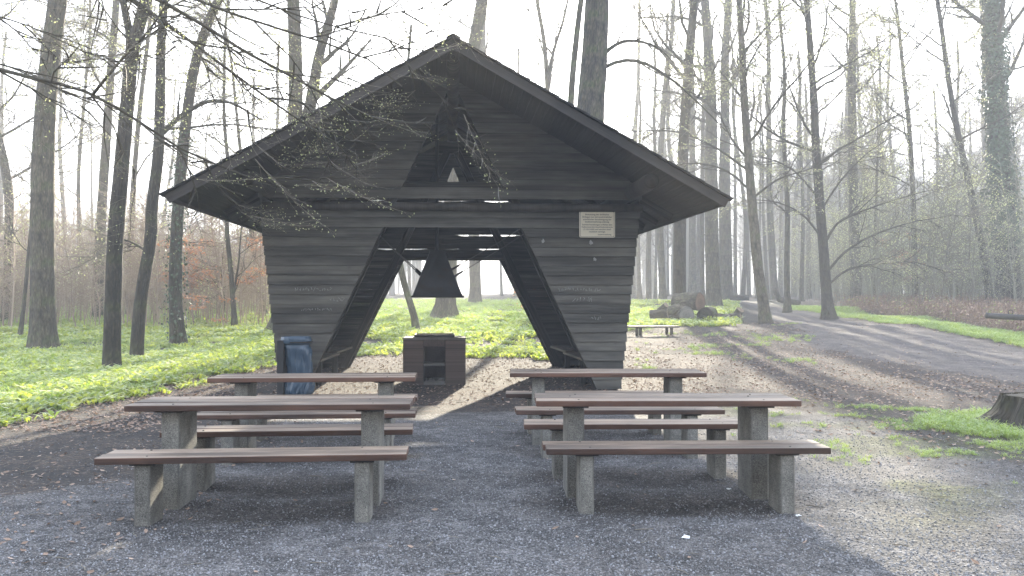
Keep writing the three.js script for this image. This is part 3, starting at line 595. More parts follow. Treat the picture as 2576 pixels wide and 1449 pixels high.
function branchOut(gb, pts, rad, len, lev, most, rng, tips, lift, crook, count) {
  const n = pts.length - 1, dirAt = (i) => pts[Math.min(n, i + 1)].clone().sub(pts[Math.min(n - 1, i)]).normalize();
  if (lev < most) {
    const m = count ?? (lev === 0 ? 6 : 4);
    for (let k = 0; k < m; k++) {
      const t = (0.22 + 0.76 * ((k + rng() * 0.8) / m)) * n, i = Math.min(n - 1, Math.floor(t)), q = pts[i].clone().lerp(pts[i + 1], t - i), e = dirAt(i), w = perp(e, rng); w.y *= 0.5;
      growLimb(gb, q, e.multiplyScalar(0.75).addScaledVector(w, 0.75).normalize(), len * (0.32 + rng() * 0.25) * (1.15 - 0.5 * t / n), Math.max(0.012, lerp(rad[i], rad[i + 1], t - i) * 0.6), lev + 1, most, rng, tips, lift, crook);
    }
  }
  if (lev >= most - 1) { tips.push([pts[n], dirAt(n)]); if (lev === most && rng() < 0.5) tips.push([pts[n - 2], dirAt(n - 2)]); }
}
function fans(parent, tips, per, size, rng, list, leafy, budMat = M.bud, droop = -0.1) {
  const mats = [], m4 = new THREE.Matrix4(), x = V(0, 0, 0), y = V(0, 0, 0), z = V(0, 0, 0), o3 = new THREE.Object3D();
  for (const [p, d] of tips) for (let k = 0; k < Math.ceil(per); k++) {
    if (rng() > per) continue;
    x.copy(d).addScaledVector(perp(d, rng), 0.7).add(V(0, droop, 0)).normalize(); z.crossVectors(x, V((rng() - 0.5) * 0.7, 1, (rng() - 0.5) * 0.7)).normalize(); y.crossVectors(z, x);
    const s = size * (0.55 + rng() * 0.8); m4.makeBasis(x.clone().multiplyScalar(s), y.clone().multiplyScalar(s), z.clone().multiplyScalar(s)).setPosition(p); mats.push(m4.clone());
  }
  if (!mats.length) return;
  const f = list[Math.floor(rng() * list.length)];
  const add = (name, g, m, keep) => { const use = mats.filter(() => rng() < keep); if (!use.length) return; const im = new THREE.InstancedMesh(g, m, use.length); im.name = name; im.castShadow = im.receiveShadow = true; im.userData.kind = 'stuff'; use.forEach((q, k) => im.setMatrixAt(k, q)); parent.add(im); };
  add('twigs', f.twigs, M.twig, 1); if (leafy > 0) add('leaf_buds', f.buds, budMat, leafy);
}
// the trunk follows points [column, row] of the picture at distance d, then goes on up to its full height
function tree(o) {
  const { label, d, path, w, height = 15, seed, name = 'bare_tree', m = M.bark, limbs = 8, low = 0.3, reach = 4.2, leafy = 0.6, per = 0.3, size = 1.1, lift = 0.06, most = 2, group, flare = 0.6, zdrift = 0, far = false } = o;
  const rng = mulberry(seed), bx = atX(path[0][0], d), by = groundY(bx, -d) - 0.08, t = thing(name, label, 'tree', [bx, by, -d], 0, group);
  const pts = path.map(([px, py], k) => V(atX(px, d) - bx, k ? atY(py, d) - by : 0, zdrift * k));
  const dir = pts[pts.length - 1].clone().sub(pts[pts.length - 2]).normalize();
  while (pts[pts.length - 1].y < height) { dir.add(V((rng() - 0.5) * 0.16, 0.05, (rng() - 0.5) * 0.16)).normalize(); pts.push(pts[pts.length - 1].clone().addScaledVector(dir, 1.6)); }
  const curve = new THREE.CatmullRomCurve3(pts, false, 'centripetal'), n = 30, P = curve.getSpacedPoints(n), Hh = P[n].y, r0 = (w / F) * d / 2;
  P.splice(1, 0, P[0].clone().lerp(P[1], 0.35));
  const R = P.map((p) => r0 * (1 - 0.62 * Math.pow(Math.max(0, p.y / Hh), 1.15)) * (1 + flare * Math.exp(-p.y / 0.38)));
  const ph = rng() * 6, lob = 4 + Math.floor(rng() * 3);
  mesh('trunk', new GB().tube(P, R, far ? 9 : 16, false, (k, s, a, len) => 1 + 0.1 * Math.exp(-len / 0.7) * Math.sin(a * lob + ph) + 0.05 * (vnoise(Math.cos(a) * 1.6 + 9 + ph, len * 1.4 + Math.sin(a) * 1.6) - 0.5) * 2).build(), m, t);
  const tips = [];
  const limbAt = (h, azim, elev, len, rr, most2 = most) => {
    let i = P.findIndex((p) => p.y > h); if (i < 1) i = P.length - 1; const q = P[i - 1].clone().lerp(P[i], cl((h - P[i - 1].y) / (P[i].y - P[i - 1].y))), gb = new GB();
    growLimb(gb, q, V(Math.cos(azim) * Math.cos(elev), Math.sin(elev), Math.sin(azim) * Math.cos(elev)), len, rr ?? R[i] * 0.42, 0, most2, rng, tips, lift, far ? 0.2 : 0.28);
    mesh('limb', gb.build(), M.limb, t);
  };
  for (let k = 0; k < limbs; k++) { const f = low + (1 - low) * ((k + rng() * 0.7) / limbs), h = f * Hh * 0.98; limbAt(h, rng() * 6.283, 0.2 + 0.75 * f * rng() + 0.35 * f, reach * (1.15 - 0.5 * f) * (0.7 + rng() * 0.6), Math.max(0.018, r0 * (0.34 - 0.14 * f))); }
  for (const [px, py, azim, elev, len, rr] of o.extra ?? []) limbAt(atY(py, d) - by, azim, elev, len, rr);
  // limbs drawn out by hand: points [column, row, distance]
  for (const [rr, ...lp] of o.drawn ?? []) {
    const q = new THREE.CatmullRomCurve3(lp.map(([px, py, dd = d]) => V(atX(px, dd) - bx, atY(py, dd) - by, d - dd)), false, 'centripetal').getSpacedPoints(14), gb = new GB(), rad = q.map((_, k) => rr * (1 - 0.75 * k / 14));
    gb.tube(q, rad, 7); branchOut(gb, q, rad, q[0].distanceTo(q[14]) * 0.62, 0, 2, rng, tips, o.drawnLift ?? -0.01, 0.22, o.drawnCount ?? 9);
    mesh('limb', gb.build(), M.limb, t);
  }
  fans(t, tips, per, size, rng, far || d > 30 ? FAR_FANS : d < 14 ? NEAR_FANS : FANS, leafy, o.budMat, o.droop);
  if (o.ivy) { // ivy leaves round the trunk
    const [h0, h1, count, leafScale = 0.8] = o.ivy, lg = new GB(); lg.tri(V(0, 0, 0), V(0.05, 0.05, 0.012), V(0, 0.1, 0.02)); lg.tri(V(0, 0, 0), V(0, 0.1, 0.02), V(-0.05, 0.05, 0.012));
    const im = new THREE.InstancedMesh(lg.build(true), M.ivy, count), q = new THREE.Object3D(); im.name = 'ivy_leaves'; im.userData.kind = 'stuff'; im.castShadow = true;
    for (let k = 0; k < count; k++) { const h = lerp(h0, h1, rng()), i = Math.max(1, P.findIndex((p) => p.y > h)), c = P[i - 1].clone().lerp(P[i], cl((h - P[i - 1].y) / (P[i].y - P[i - 1].y))), a = rng() * 6.283, lump = vnoise(a * 1.5, h * 1.2), rr = R[i] * 1.02 + 0.03 + lump * lump * 0.55 * rng(); q.position.set(c.x + Math.cos(a) * rr, h, c.z + Math.sin(a) * rr); q.rotation.set((rng() - 0.5) * 1.4, -a + Math.PI / 2 + (rng() - 0.5) * 1.4, (rng() - 0.5) * 2 + 3.14, 'YXZ'); q.scale.setScalar(leafScale * (1 + rng() * 1.1)); q.updateMatrix(); im.setMatrixAt(k, q.matrix); }
    t.add(im);
  }
  return t;
}
const LEFT = 'trees on the green bank left of the hut', RIGHT = 'trees along the path';
// left of the hut
tree({ label: 'thickest grey trunk at the far left, rising from the green bank', d: 23.0, w: 62, path: [[110, 872], [106, 700], [104, 520], [108, 330], [122, 140], [140, 0]], seed: 101, height: 17, limbs: 7, low: 0.62, m: M.bark, flare: 0.35, group: LEFT, leafy: 0.7 });
tree({ label: 'straight dark trunk forking high up, nearest on the left bank', d: 18.2, w: 43, path: [[281, 930], [284, 760], [289, 600], [305, 400], [318, 250], [330, 130], [362, 0]], seed: 102, height: 13, limbs: 6, low: 0.62, m: M.barkDark, flare: 0.25, group: LEFT, leafy: 0.8, drawn: [[0.09, [332, 135], [318, 60], [302, -20], [290, -150], [270, -320]]], drawnCount: 6, drawnLift: 0.05 });
tree({ label: 'crooked dark trunk bending right, between two straighter trunks on the left bank', d: 20.4, w: 33, path: [[343, 905], [348, 820], [358, 720], [378, 600], [380, 520], [395, 400], [400, 250], [402, 100], [408, 0]], seed: 103, height: 13, limbs: 5, low: 0.66, m: M.barkDark, flare: 0.2, group: LEFT, leafy: 0.9, drawn: [[0.07, [394, 345], [460, 285], [530, 252], [580, 258], [655, 300]], [0.035, [385, 325], [470, 320], [560, 312], [700, 325]], [0.03, [380, 640], [330, 610], [270, 590]]], drawnCount: 5 });
tree({ label: 'trunk with small ivy leaves curving right at the top, nearest left of the eave', d: 24.0, w: 34, path: [[451, 866], [442, 780], [441, 660], [447, 520], [456, 400], [470, 270], [490, 150], [522, 50], [545, 0]], seed: 104, height: 15, limbs: 6, low: 0.6, m: M.barkDark, flare: 0.45, group: LEFT, leafy: 0.9, ivy: [0.2, 6, 700, 0.42] });
tree({ label: 'pale hazy trunk standing deep in the thicket behind the forked trunk', d: 36, w: 27, path: [[243, 808], [250, 600], [263, 380], [275, 180], [288, 0]], seed: 105, height: 19, limbs: 9, low: 0.45, group: LEFT, leafy: 0.8 });
tree({ label: 'slim hazy trunk seen between the forked and the crooked trunk', d: 38, w: 16, path: [[327, 800], [326, 640], [335, 450], [350, 260], [372, 60]], seed: 106, height: 17, limbs: 8, low: 0.35, group: LEFT });
tree({ label: 'thin double stemmed young tree below the left eave', d: 29.5, w: 13, path: [[592, 832], [586, 760], [578, 660], [570, 580], [572, 420], [562, 300]], seed: 107, height: 11, limbs: 7, low: 0.3, reach: 2.2, group: LEFT, drawn: [[0.05, [583, 832], [588, 740], [600, 660], [604, 600], [612, 520]]], drawnCount: 4 });
tree({ label: 'thin leaning trunk close to the left hut corner', d: 37, w: 13, path: [[668, 800], [655, 730], [640, 640], [625, 540]], seed: 108, height: 12, limbs: 6, low: 0.4, group: LEFT });
tree({ label: 'large twin trunk behind the left roof slope with flared foot beside the hut', d: 27.5, w: 46, path: [[704, 842], [716, 760], [735, 420], [742, 250], [740, 100], [735, 0]], seed: 109, per: 0.2, height: 18, limbs: 6, low: 0.6, flare: 1.0, group: LEFT, leafy: 0.9, drawn: [[0.22, [740, 420], [780, 260], [800, 140], [835, 20], [860, -120], [880, -300]]], drawnCount: 9, drawnLift: 0.04 });
tree({ label: 'branching hazy tree at the left picture edge behind the thick trunk', d: 34, w: 26, path: [[16, 812], [20, 640], [22, 540], [10, 420], [-20, 300]], seed: 110, height: 15, limbs: 9, low: 0.35, group: LEFT, leafy: 0.6 });
tree({ label: 'thin dark sapling just left of the thickest trunk', d: 27, w: 10, path: [[50, 845], [62, 740], [72, 620], [84, 500], [95, 380]], seed: 111, height: 9, limbs: 7, low: 0.25, reach: 1.8, group: LEFT });
tree({ label: 'slender grey trunk in the bright gap between the thick and the forked trunk', d: 48, w: 12, path: [[205, 770], [198, 600], [196, 420], [208, 260]], seed: 112, height: 17, limbs: 8, low: 0.35, group: LEFT });
// seen through and above the hut
tree({ label: 'thin pale trunk leaning left, seen through the hut opening', d: 28.5, w: 17, path: [[1050, 838], [1040, 790], [1026, 745], [1013, 700], [1004, 640], [1000, 560], [1010, 440], [1012, 300]], seed: 120, height: 9, limbs: 5, low: 0.6, m: M.barkPale, flare: 0.5 });
tree({ label: 'broad trunk with flared roots seen under the smoke hood', d: 36, w: 46, path: [[1118, 796], [1122, 740], [1130, 600], [1160, 300], [1192, 110], [1212, 0]], seed: 121, height: 20, limbs: 7, low: 0.62, m: M.bark, flare: 1.0 });
tree({ label: 'hazy trunk seen right of the smoke hood through the opening', d: 56, w: 30, path: [[1196, 762], [1194, 660], [1190, 500]], seed: 122, height: 20, limbs: 6, low: 0.5 });
tree({ label: 'massive trunk rising behind the right roof slope against the brightest sky', d: 25, w: 92, path: [[1470, 858], [1474, 600], [1480, 400], [1484, 290], [1496, 150], [1502, 0]], seed: 123, per: 0.2, height: 16, limbs: 6, low: 0.68, m: M.bark, flare: 0.3, leafy: 0.4, drawn: [[0.07, [1500, 150], [1560, 105], [1600, 100], [1660, 120], [1700, 160]], [0.06, [1498, 185], [1535, 160], [1600, 150], [1680, 190], [1750, 250], [1830, 330]]], drawnCount: 5 });
tree({ label: 'slim greenish trunk directly left of the massive trunk above the roof', d: 26.5, w: 22, path: [[1430, 850], [1434, 400], [1438, 230], [1450, 100], [1462, 0]], seed: 124, height: 16, limbs: 5, low: 0.62, m: M.barkPale, flare: 0.2, leafy: 0.4 });
tree({ label: 'hazy forked tree between the ridge and the massive trunk', d: 44, w: 18, path: [[1372, 782], [1376, 420], [1378, 260], [1370, 110], [1352, 0]], seed: 125, height: 18, limbs: 8, low: 0.5, leafy: 0.4, drawn: [[0.12, [1376, 240], [1392, 130], [1420, 40], [1440, -80]]], drawnCount: 6, drawnLift: 0.04 });
// right of the hut
tree({ label: 'dark trunk right behind the log pile', d: 37, w: 33, path: [[1712, 800], [1710, 700], [1712, 560], [1722, 340], [1735, 150], [1748, 0]], seed: 130, per: 0.25, height: 20, limbs: 14, low: 0.42, m: M.barkDark, flare: 0.2, group: RIGHT });
tree({ label: 'thick trunk with rooted foot left of the path, before a second thick trunk', d: 49, w: 37, path: [[1796, 772], [1792, 640], [1790, 450], [1790, 250], [1780, 60]], seed: 131, per: 0.2, height: 25, limbs: 14, low: 0.4, flare: 0.55, group: RIGHT });
tree({ label: 'thick hazy trunk at the bend of the path', d: 58, w: 33, path: [[1828, 762], [1826, 640], [1824, 450], [1826, 250]], seed: 132, per: 0.2, height: 26, limbs: 9, low: 0.45, flare: 0.7, group: RIGHT });
tree({ label: 'slim grey leaning trunk on the near edge of the path', d: 33, w: 27, path: [[1928, 817], [1920, 760], [1908, 680], [1900, 590], [1886, 420], [1874, 250], [1868, 100], [1862, 0]], seed: 133, per: 0.2, height: 15, limbs: 14, low: 0.4, m: M.bark, flare: 0.55, group: RIGHT, leafy: 1, drawn: [[0.05, [1890, 480], [1830, 430], [1750, 410], [1640, 425]], [0.05, [1892, 500], [1960, 450], [2050, 420], [2120, 380]], [0.05, [1886, 430], [1800, 370], [1700, 330], [1580, 330]]], drawnCount: 7 });
tree({ label: 'thin straight trunk on the green strip beyond the path', d: 44, w: 15, path: [[1981, 780], [1980, 660], [1982, 520], [1975, 380]], seed: 134, per: 0.2, height: 15, limbs: 10, low: 0.3, flare: 0.8, group: RIGHT, leafy: 1 });
tree({ label: 'dark tree with low spreading branches beyond the path, widest branched of all', d: 37.5, w: 27, path: [[2086, 797], [2080, 740], [2074, 650], [2066, 540], [2056, 400], [2050, 260], [2040, 100], [2032, 0]], seed: 135, per: 0.2, height: 16, limbs: 15, low: 0.34, m: M.barkDark, flare: 0.9, group: RIGHT, leafy: 1, drawn: [[0.06, [2078, 690], [2120, 640], [2180, 600], [2290, 560], [2380, 545]], [0.055, [2080, 720], [2130, 680], [2200, 665], [2300, 660], [2400, 690]], [0.06, [2072, 620], [2110, 560], [2200, 520], [2330, 480]], [0.05, [2070, 600], [2020, 540], [1960, 510], [1880, 500]], [0.05, [2066, 530], [2120, 450], [2190, 380], [2270, 330]], [0.05, [2062, 500], [2000, 430], [1940, 400], [1860, 390]]], drawnCount: 9 });
tree({ label: 'straight thick trunk behind the low branched tree', d: 50, w: 27, path: [[2156, 768], [2152, 660], [2148, 480], [2146, 260], [2148, 80]], seed: 136, per: 0.2, height: 24, limbs: 15, low: 0.45, flare: 0.6, group: RIGHT, leafy: 0.8 });
tree({ label: 'thin dark stem between the straight trunk and the pink leaved sapling', d: 50, w: 9, path: [[2196, 766], [2198, 690], [2204, 560], [2208, 430]], seed: 137, per: 0.2, height: 12, limbs: 9, low: 0.25, reach: 2.4, group: RIGHT, leafy: 1 });
tree({ label: 'slender straight trunk right of the pink leaved sapling', d: 46, w: 15, path: [[2304, 776], [2302, 660], [2298, 480], [2290, 320], [2276, 180], [2262, 40]], seed: 138, per: 0.2, height: 18, limbs: 15, low: 0.3, flare: 0.5, group: RIGHT, leafy: 1 });
tree({ label: 'dark slender trunk leaning left beside the ivy clad trunk', d: 42, w: 19, path: [[2496, 784], [2484, 700], [2466, 590], [2440, 460], [2412, 330], [2390, 200], [2372, 60]], seed: 139, per: 0.2, height: 17, limbs: 15, low: 0.35, m: M.barkDark, group: RIGHT, leafy: 1 });
tree({ label: 'ivy clad massive trunk at the right picture edge', d: 43, w: 60, path: [[2544, 782], [2536, 690], [2528, 560], [2518, 400], [2508, 200], [2500, 0]], seed: 140, per: 0.2, height: 19, limbs: 7, low: 0.55, m: M.barkDark, flare: 0.5, group: RIGHT, leafy: 0.5, ivy: [3.2, 18, 10000, 0.85], drawn: [[0.12, [2515, 110], [2550, 60], [2580, 20], [2640, -60]]], drawnCount: 5 });
tree({ label: 'thin trunk close behind the ivy clad trunk on its left', d: 47, w: 12, path: [[2510, 772], [2506, 600], [2500, 420]], seed: 141, height: 15, limbs: 8, low: 0.35, group: RIGHT });
// the tree whose branches hang into the picture from the left, trunk outside the picture
tree({ label: 'near tree at the left whose long budding branches hang across the roof', d: 10.6, w: 95, path: [[-420, 1060], [-425, 700], [-410, 300], [-380, -100]], seed: 150, height: 9.5, limbs: 3, low: 0.85, name: 'overhanging_tree', reach: 3, per: 0.24, size: 0.72, leafy: 0.85, droop: -0.12, drawnCount: 9, drawnLift: -0.03,
  drawn: [
    [0.033, [-390, 40], [-150, 120], [0, 175, 10.4], [130, 205, 10.3], [232, 237, 10.2], [340, 300, 10.3], [450, 372, 10.6], [560, 420, 10.9], [690, 470, 11]],
    [0.019, [230, 236, 10.2], [300, 150, 10.1], [370, 75, 10], [430, -20, 10], [470, -120, 10]],
    [0.038, [-380, -120], [0, -130], [260, -60, 10.2], [450, 25, 10], [600, 120, 10], [740, 195, 10.2], [880, 270, 10.6], [1030, 330, 10.9]],
    [0.033, [-380, -180], [100, -160], [400, -40, 9.8], [620, 45, 9.8], [800, 100, 10], [930, 150, 10.3], [1010, 215, 10.6]],
    [0.027, [-380, -200], [200, -190], [480, -70, 10.4], [680, 10, 10.6], [820, 60, 10.7], [960, 90, 10.9], [1060, 140, 11]],
    [0.025, [250, -60, 10.2], [420, 60, 10], [540, 150, 10], [650, 230, 10.3], [780, 320, 10.7], [900, 390, 11]],
    [0.019, [-390, 0], [-100, 20], [60, 60, 10.6], [170, 110, 10.8], [260, 150, 11]],
  ] });

// copper leaved saplings
function copperTree(label, px, d, wpx, hTop, seed, spread, n) {
  const rng = mulberry(seed), bx = atX(px, d), by = groundY(bx, -d) - 0.05, t = thing('copper_beech_sapling', label, 'sapling', [bx, by, -d]), gb = new GB(), tips = [], lg = new GB();
  const P = [V(0, 0, 0), V(0.05, 1, 0), V(-0.03, 2, 0.05), V(0.06, hTop, 0)]; gb.tube(P, [0.035, 0.03, 0.02, 0.008], 6); mesh('trunk', gb.build(), M.limb, t);
  const b2 = new GB(); for (let k = 0; k < 12; k++) { const a = rng() * 6.28, h = hTop * (0.4 + 0.55 * rng()); growLimb(b2, V(0.02, h, 0), V(Math.cos(a), 0.12, Math.sin(a)).normalize(), spread * (0.6 + rng() * 0.7), 0.014, 0, 1, rng, tips, 0.0); } mesh('limbs', b2.build(), M.limb, t);
  lg.quad(V(0, 0, 0), V(0.03, 0.0, 0.035), V(0.075, -0.01, 0), V(0.03, 0, -0.035));
  const im = new THREE.InstancedMesh(lg.build(true), M.copper, n), q = new THREE.Object3D(); im.name = 'leaves'; im.userData.kind = 'stuff'; im.castShadow = true;
  for (let k = 0; k < n; k++) { const [p] = tips[Math.floor(rng() * tips.length)]; q.position.set(p.x + (rng() - 0.5) * 0.5, p.y + (rng() - 0.5) * 0.14, p.z + (rng() - 0.5) * 0.5); q.rotation.set((rng() - 0.5) * 1.5, rng() * 6.28, (rng() - 0.5) * 1.5); q.scale.setScalar(0.8 + rng() * 0.6); q.updateMatrix(); im.setMatrixAt(k, q.matrix); }
  t.add(im);
}
copperTree('sapling with coppery orange leaves left of the hut', 560, 31, 6, 3.3, 201, 1.9, 2600);
copperTree('hazy sapling with pinkish copper leaves among the trees right of the path', 2268, 47, 6, 4.2, 202, 1.1, 900);
copperTree('low reddish leaved sapling seen through the right of the hut opening', 1345, 33, 5, 1.3, 203, 0.6, 500);

// hazy trees farther back: a few kinds, each copied
{
  const rng = mulberry(77), protos = [];
  for (let k = 0; k < 5; k++) protos.push(tree({ label: 'x', d: 60, w: [19, 13, 16, 10, 22][k], path: [[1288, 751], [1288 + (rng() - 0.5) * 30, 500], [1288 + (rng() - 0.5) * 50, 250]], seed: 300 + k, name: 'hazy_forest_tree', height: [22, 19, 24, 16, 26][k], limbs: 8, low: [0.35, 0.25, 0.45, 0.2, 0.4][k], reach: 4.2, far: true, per: 0.05, size: 1.7, leafy: 0.6, most: 2 }));
  const spots = [];
  const gR = 'hazy trees deep in the wood right of the hut', lR = 'slender hazy tree deep in the wood right of the hut', gL = 'hazy trees far off left of the hut', lL = 'slender hazy tree far off behind the thicket left of the hut', gM = 'hazy trees far behind the hut', lM = 'hazy bare tree far behind the hut roof';
  for (const [px, d] of [[1700, 70], [1768, 58], [1885, 78], [1932, 72], [1962, 84], [2035, 72], [2140, 74], [2235, 78], [2410, 80], [2488, 78], [1632, 62], [1648, 74], [1668, 58], [1682, 84], [1742, 68], [1757, 78], [1850, 80], [1868, 70], [1905, 76], [1950, 66], [1998, 82], [2016, 62], [2048, 86], [2108, 68], [2128, 80], [2182, 74], [2218, 66], [2252, 84], [2335, 70], [2362, 82], [2392, 64], [2428, 76], [2460, 84], [2566, 66]]) spots.push([px, d, px < 1775 ? 'slender hazy trunk in the bright wood behind the log pile' : px < 2070 ? 'slender hazy trunk in the wood where the path disappears' : 'slender hazy trunk behind the leafing thicket at the right', gR]);
  for (const [px, d] of [[-10, 70], [160, 78], [228, 88], [415, 80], [505, 90], [632, 76]]) spots.push([px, d, lL, gL]);
  for (const [px, d] of [[690, 70], [850, 78], [1030, 85], [1262, 88], [1300, 80], [1590, 78], [1610, 66]]) spots.push([px, d, lM, gM]);
  spots.forEach(([px, d, l, g], k) => {
    const p = protos[k % 5], o = k < 5 ? p : p.clone(true);
    if (k >= 5) { o.name = numbered('hazy_forest_tree'); scene.add(o); }
    const x = atX(px, d); o.position.set(x, groundY(x, -d) - 0.1, -d); o.rotation.y = rng() * 6.28; const s = 0.75 + rng() * 0.4; o.scale.set(s, s * (0.9 + rng() * 0.2), s); tag(o, l, 'tree', g);
  });
}

// ------------------------------------------------------------------ thickets and far woodland (masses nobody could count)
function instanced(name, geo, material, list, parent, colours) {
  const im = new THREE.InstancedMesh(geo, material, list.length); im.name = name; im.castShadow = im.receiveShadow = true;
  list.forEach((m, k) => { im.setMatrixAt(k, m); if (colours) im.setColorAt(k, colours[k]); });
  if (parent) parent.add(im);
  return im;
}
const place = (() => { const o = new THREE.Object3D(); return (x, y, z, rx, ry, rz, sx, sy = sx, sz = sx) => { o.position.set(x, y, z); o.rotation.set(rx, ry, rz, 'YXZ'); o.scale.set(sx, sy, sz); o.updateMatrix(); return o.matrix.clone(); }; })();
function saplingGeo(seed) {
  const rng = mulberry(seed), b = new GB(), lf = new GB(), pts = [V(0, 0, 0)], rad = [0.0055]; for (let k = 1; k <= 5; k++) { pts.push(V(pts[k - 1].x + (rng() - 0.5) * 0.05, k / 5, pts[k - 1].z + (rng() - 0.5) * 0.05)); rad.push(0.0055 * (1 - 0.16 * k)); }
  b.tube(pts, rad, 4);
  for (let k = 0; k < 16; k++) {
    const h = 0.18 + 0.8 * (k / 16), i = Math.min(4, Math.floor(h * 5)), p = pts[i].clone().lerp(pts[i + 1], h * 5 - i), a = rng() * 6.28, l = 0.3 * (1.1 - h * 0.7) * (0.6 + rng() * 0.6), e = p.clone().add(V(Math.cos(a) * l, l * (0.25 + rng() * 0.5), Math.sin(a) * l)), m = p.clone().lerp(e, 0.5).add(V(0, 0.02, 0));
    b.tube([p, m, e], [0.0026, 0.002, 0.0009], 3);
    for (let q = 0; q < 4; q++) { const s = p.clone().lerp(e, 0.35 + 0.16 * q), a2 = a + (q % 2 ? 0.9 : -0.9), l2 = l * 0.4, f = s.clone().add(V(Math.cos(a2) * l2, l2 * 0.4, Math.sin(a2) * l2)); b.tube([s, f], [0.0014, 0.0006], 3); const w = 0.0075; lf.quad(f, f.clone().add(V(w, w * 0.3, 0)), f.clone().add(V(w, w, w)), f.clone().add(V(0, w, w * 0.6))); lf.quad(s, s.clone().add(V(w, 0, w * 0.4)), s.clone().add(V(w, w, w)), s.clone().add(V(0, w, w * 0.6))); }
  }
  return [b.build(), lf.build()];
}
{
  const S = [saplingGeo(1), saplingGeo(2), saplingGeo(3)];
  const grow = (name, label, count, seed, pick, hMin, hMax, tint, leafShare, leafMat) => {
    const rng = mulberry(seed), g = new THREE.Group(); g.name = numbered(name); tag(g, label, 'undergrowth', null, 'stuff'); scene.add(g);
    const lists = [[], [], []], cols = [[], [], []];
    for (let k = 0, tries = 0; k < count && tries < count * 30; tries++) { const p = pick(rng); if (!p) continue; const [x, d] = p, h = lerp(hMin, hMax, Math.pow(rng(), 1.3)), v = Math.floor(rng() * 3); lists[v].push(place(x, groundY(x, -d) - 0.05, -d, (rng() - 0.5) * 0.25, rng() * 6.28, (rng() - 0.5) * 0.25, h * 0.85, h, h * 0.85)); const c = mix3(tint[0], tint[1], rng()); cols[v].push(new THREE.Color().setRGB(...c)); k++; }
    lists.forEach((l, v) => { instanced('stems', S[v][0], mat({ rgb: [1, 1, 1], roughness: 0.8 }), l, g, cols[v]); if (leafShare) instanced('young_leaves', S[v][1], leafMat, l.filter(() => rng() < leafShare), g); });
  };
  const brown = [[0.24, 0.18, 0.135], [0.42, 0.33, 0.25]], grey = [[0.14, 0.13, 0.10], [0.26, 0.25, 0.18]];
  grow('thicket', 'brown mass of thin saplings behind the green bank at the left', 1500, 401, (r) => { const d = 29 + 38 * Math.pow(r(), 1.1), x = atX(lerp(-120, 740, r()), d); return [x, d]; }, 1.6, 5.6, brown, 0.35, M.bud);
  grow('thicket', 'pale green mass of leafing saplings in the wood beyond the path', 1000, 402, (r) => { const d = 38 + 42 * r(), x = atX(lerp(1860, 2700, r()), d); return x > along(pathRight, d) + 2.6 ? [x, d] : null; }, 1.2, 8, grey, 0.65, M.bud);
  grow('thicket', 'sparse saplings far behind the log pile', 130, 403, (r) => { const d = 55 + 40 * r(), x = atX(lerp(1250, 1860, r()), d); return x < along(pathLeft, d) - 1 ? [x, d] : null; }, 1.2, 4, grey, 0.4, M.bud);
  // brown bramble bank beyond the grass strip
  const bramble = (() => { const rng = mulberry(9), b = new GB(); for (let k = 0; k < 12; k++) { const a = rng() * 6.28, l = 0.5 + rng() * 0.6, h = 0.3 + rng() * 0.5; b.tube([V(0, 0, 0), V(Math.cos(a) * l * 0.4, h, Math.sin(a) * l * 0.4), V(Math.cos(a) * l * 0.8, h * 0.9, Math.sin(a) * l * 0.8), V(Math.cos(a) * l * 1.1, h * 0.3, Math.sin(a) * l * 1.1)], [0.009, 0.008, 0.006, 0.003], 3); } return b.build(); })();
  const dry = (() => { const rng = mulberry(10), b = new GB(); for (let k = 0; k < 46; k++) { const p = V((rng() - 0.5) * 1.6, rng() * 0.6, (rng() - 0.5) * 1.6), d = V(rng() - 0.5, rng() - 0.5, rng() - 0.5).normalize(), w = perp(d, rng); const s = 0.03 + rng() * 0.03; b.quad(p, p.clone().addScaledVector(d, s).addScaledVector(w, s * 0.5), p.clone().addScaledVector(d, s * 2), p.clone().addScaledVector(d, s).addScaledVector(w, -s * 0.5)); } return b.build(true); })();
  const rng = mulberry(404), l1 = [], c1 = [], c2 = [];
  for (let k = 0; k < 900; k++) { const d = 19 + 28 * Math.pow(rng(), 1.2), x = along(pathRight, d) + 2.4 + rng() * 7; l1.push(place(x, groundY(x, -d) - 0.03, -d, 0, rng() * 6.28, 0, 0.6 + rng() * 0.7)); c1.push(new THREE.Color().setRGB(...mix3([0.17, 0.11, 0.08], [0.3, 0.2, 0.14], rng()))); c2.push(new THREE.Color().setRGB(...(rng() < 0.3 ? mix3([0.25, 0.28, 0.08], [0.4, 0.42, 0.12], rng()) : mix3([0.3, 0.19, 0.12], [0.42, 0.29, 0.19], rng())))); }
  const g = new THREE.Group(); g.name = 'bramble_bank'; tag(g, 'low brown bramble bank beyond the grass strip of the path', 'undergrowth', null, 'stuff'); scene.add(g);
  instanced('canes', bramble, mat({ rgb: [1, 1, 1], roughness: 0.85 }), l1, g, c1); instanced('dry_leaves', dry, M.deadLeaf, l1, g, c2);
  // far woodland
  const W = (() => { const r = mulberry(21), b = new GB(), tips = []; b.tube([V(0, 0, 0), V(0.1, 4, 0), V(-0.1, 9, 0), V(0.1, 15, 0)], [0.3, 0.25, 0.18, 0.04], 6); for (let k = 0; k < 16; k++) { const a = r() * 6.28; growLimb(b, V(0, 3.5 + k * 0.65, 0), V(Math.cos(a), 0.9, Math.sin(a)).normalize(), 4 - k * 0.12, 0.08, 0, 2, r, tips, 0.06); } for (const [p, d] of tips) { const e = p.clone().addScaledVector(d, 0.9).add(V((r() - 0.5) * 0.8, (r() - 0.5) * 0.5, (r() - 0.5) * 0.8)); b.tube([p, e], [0.018, 0.006], 3); } return b.build(); })();
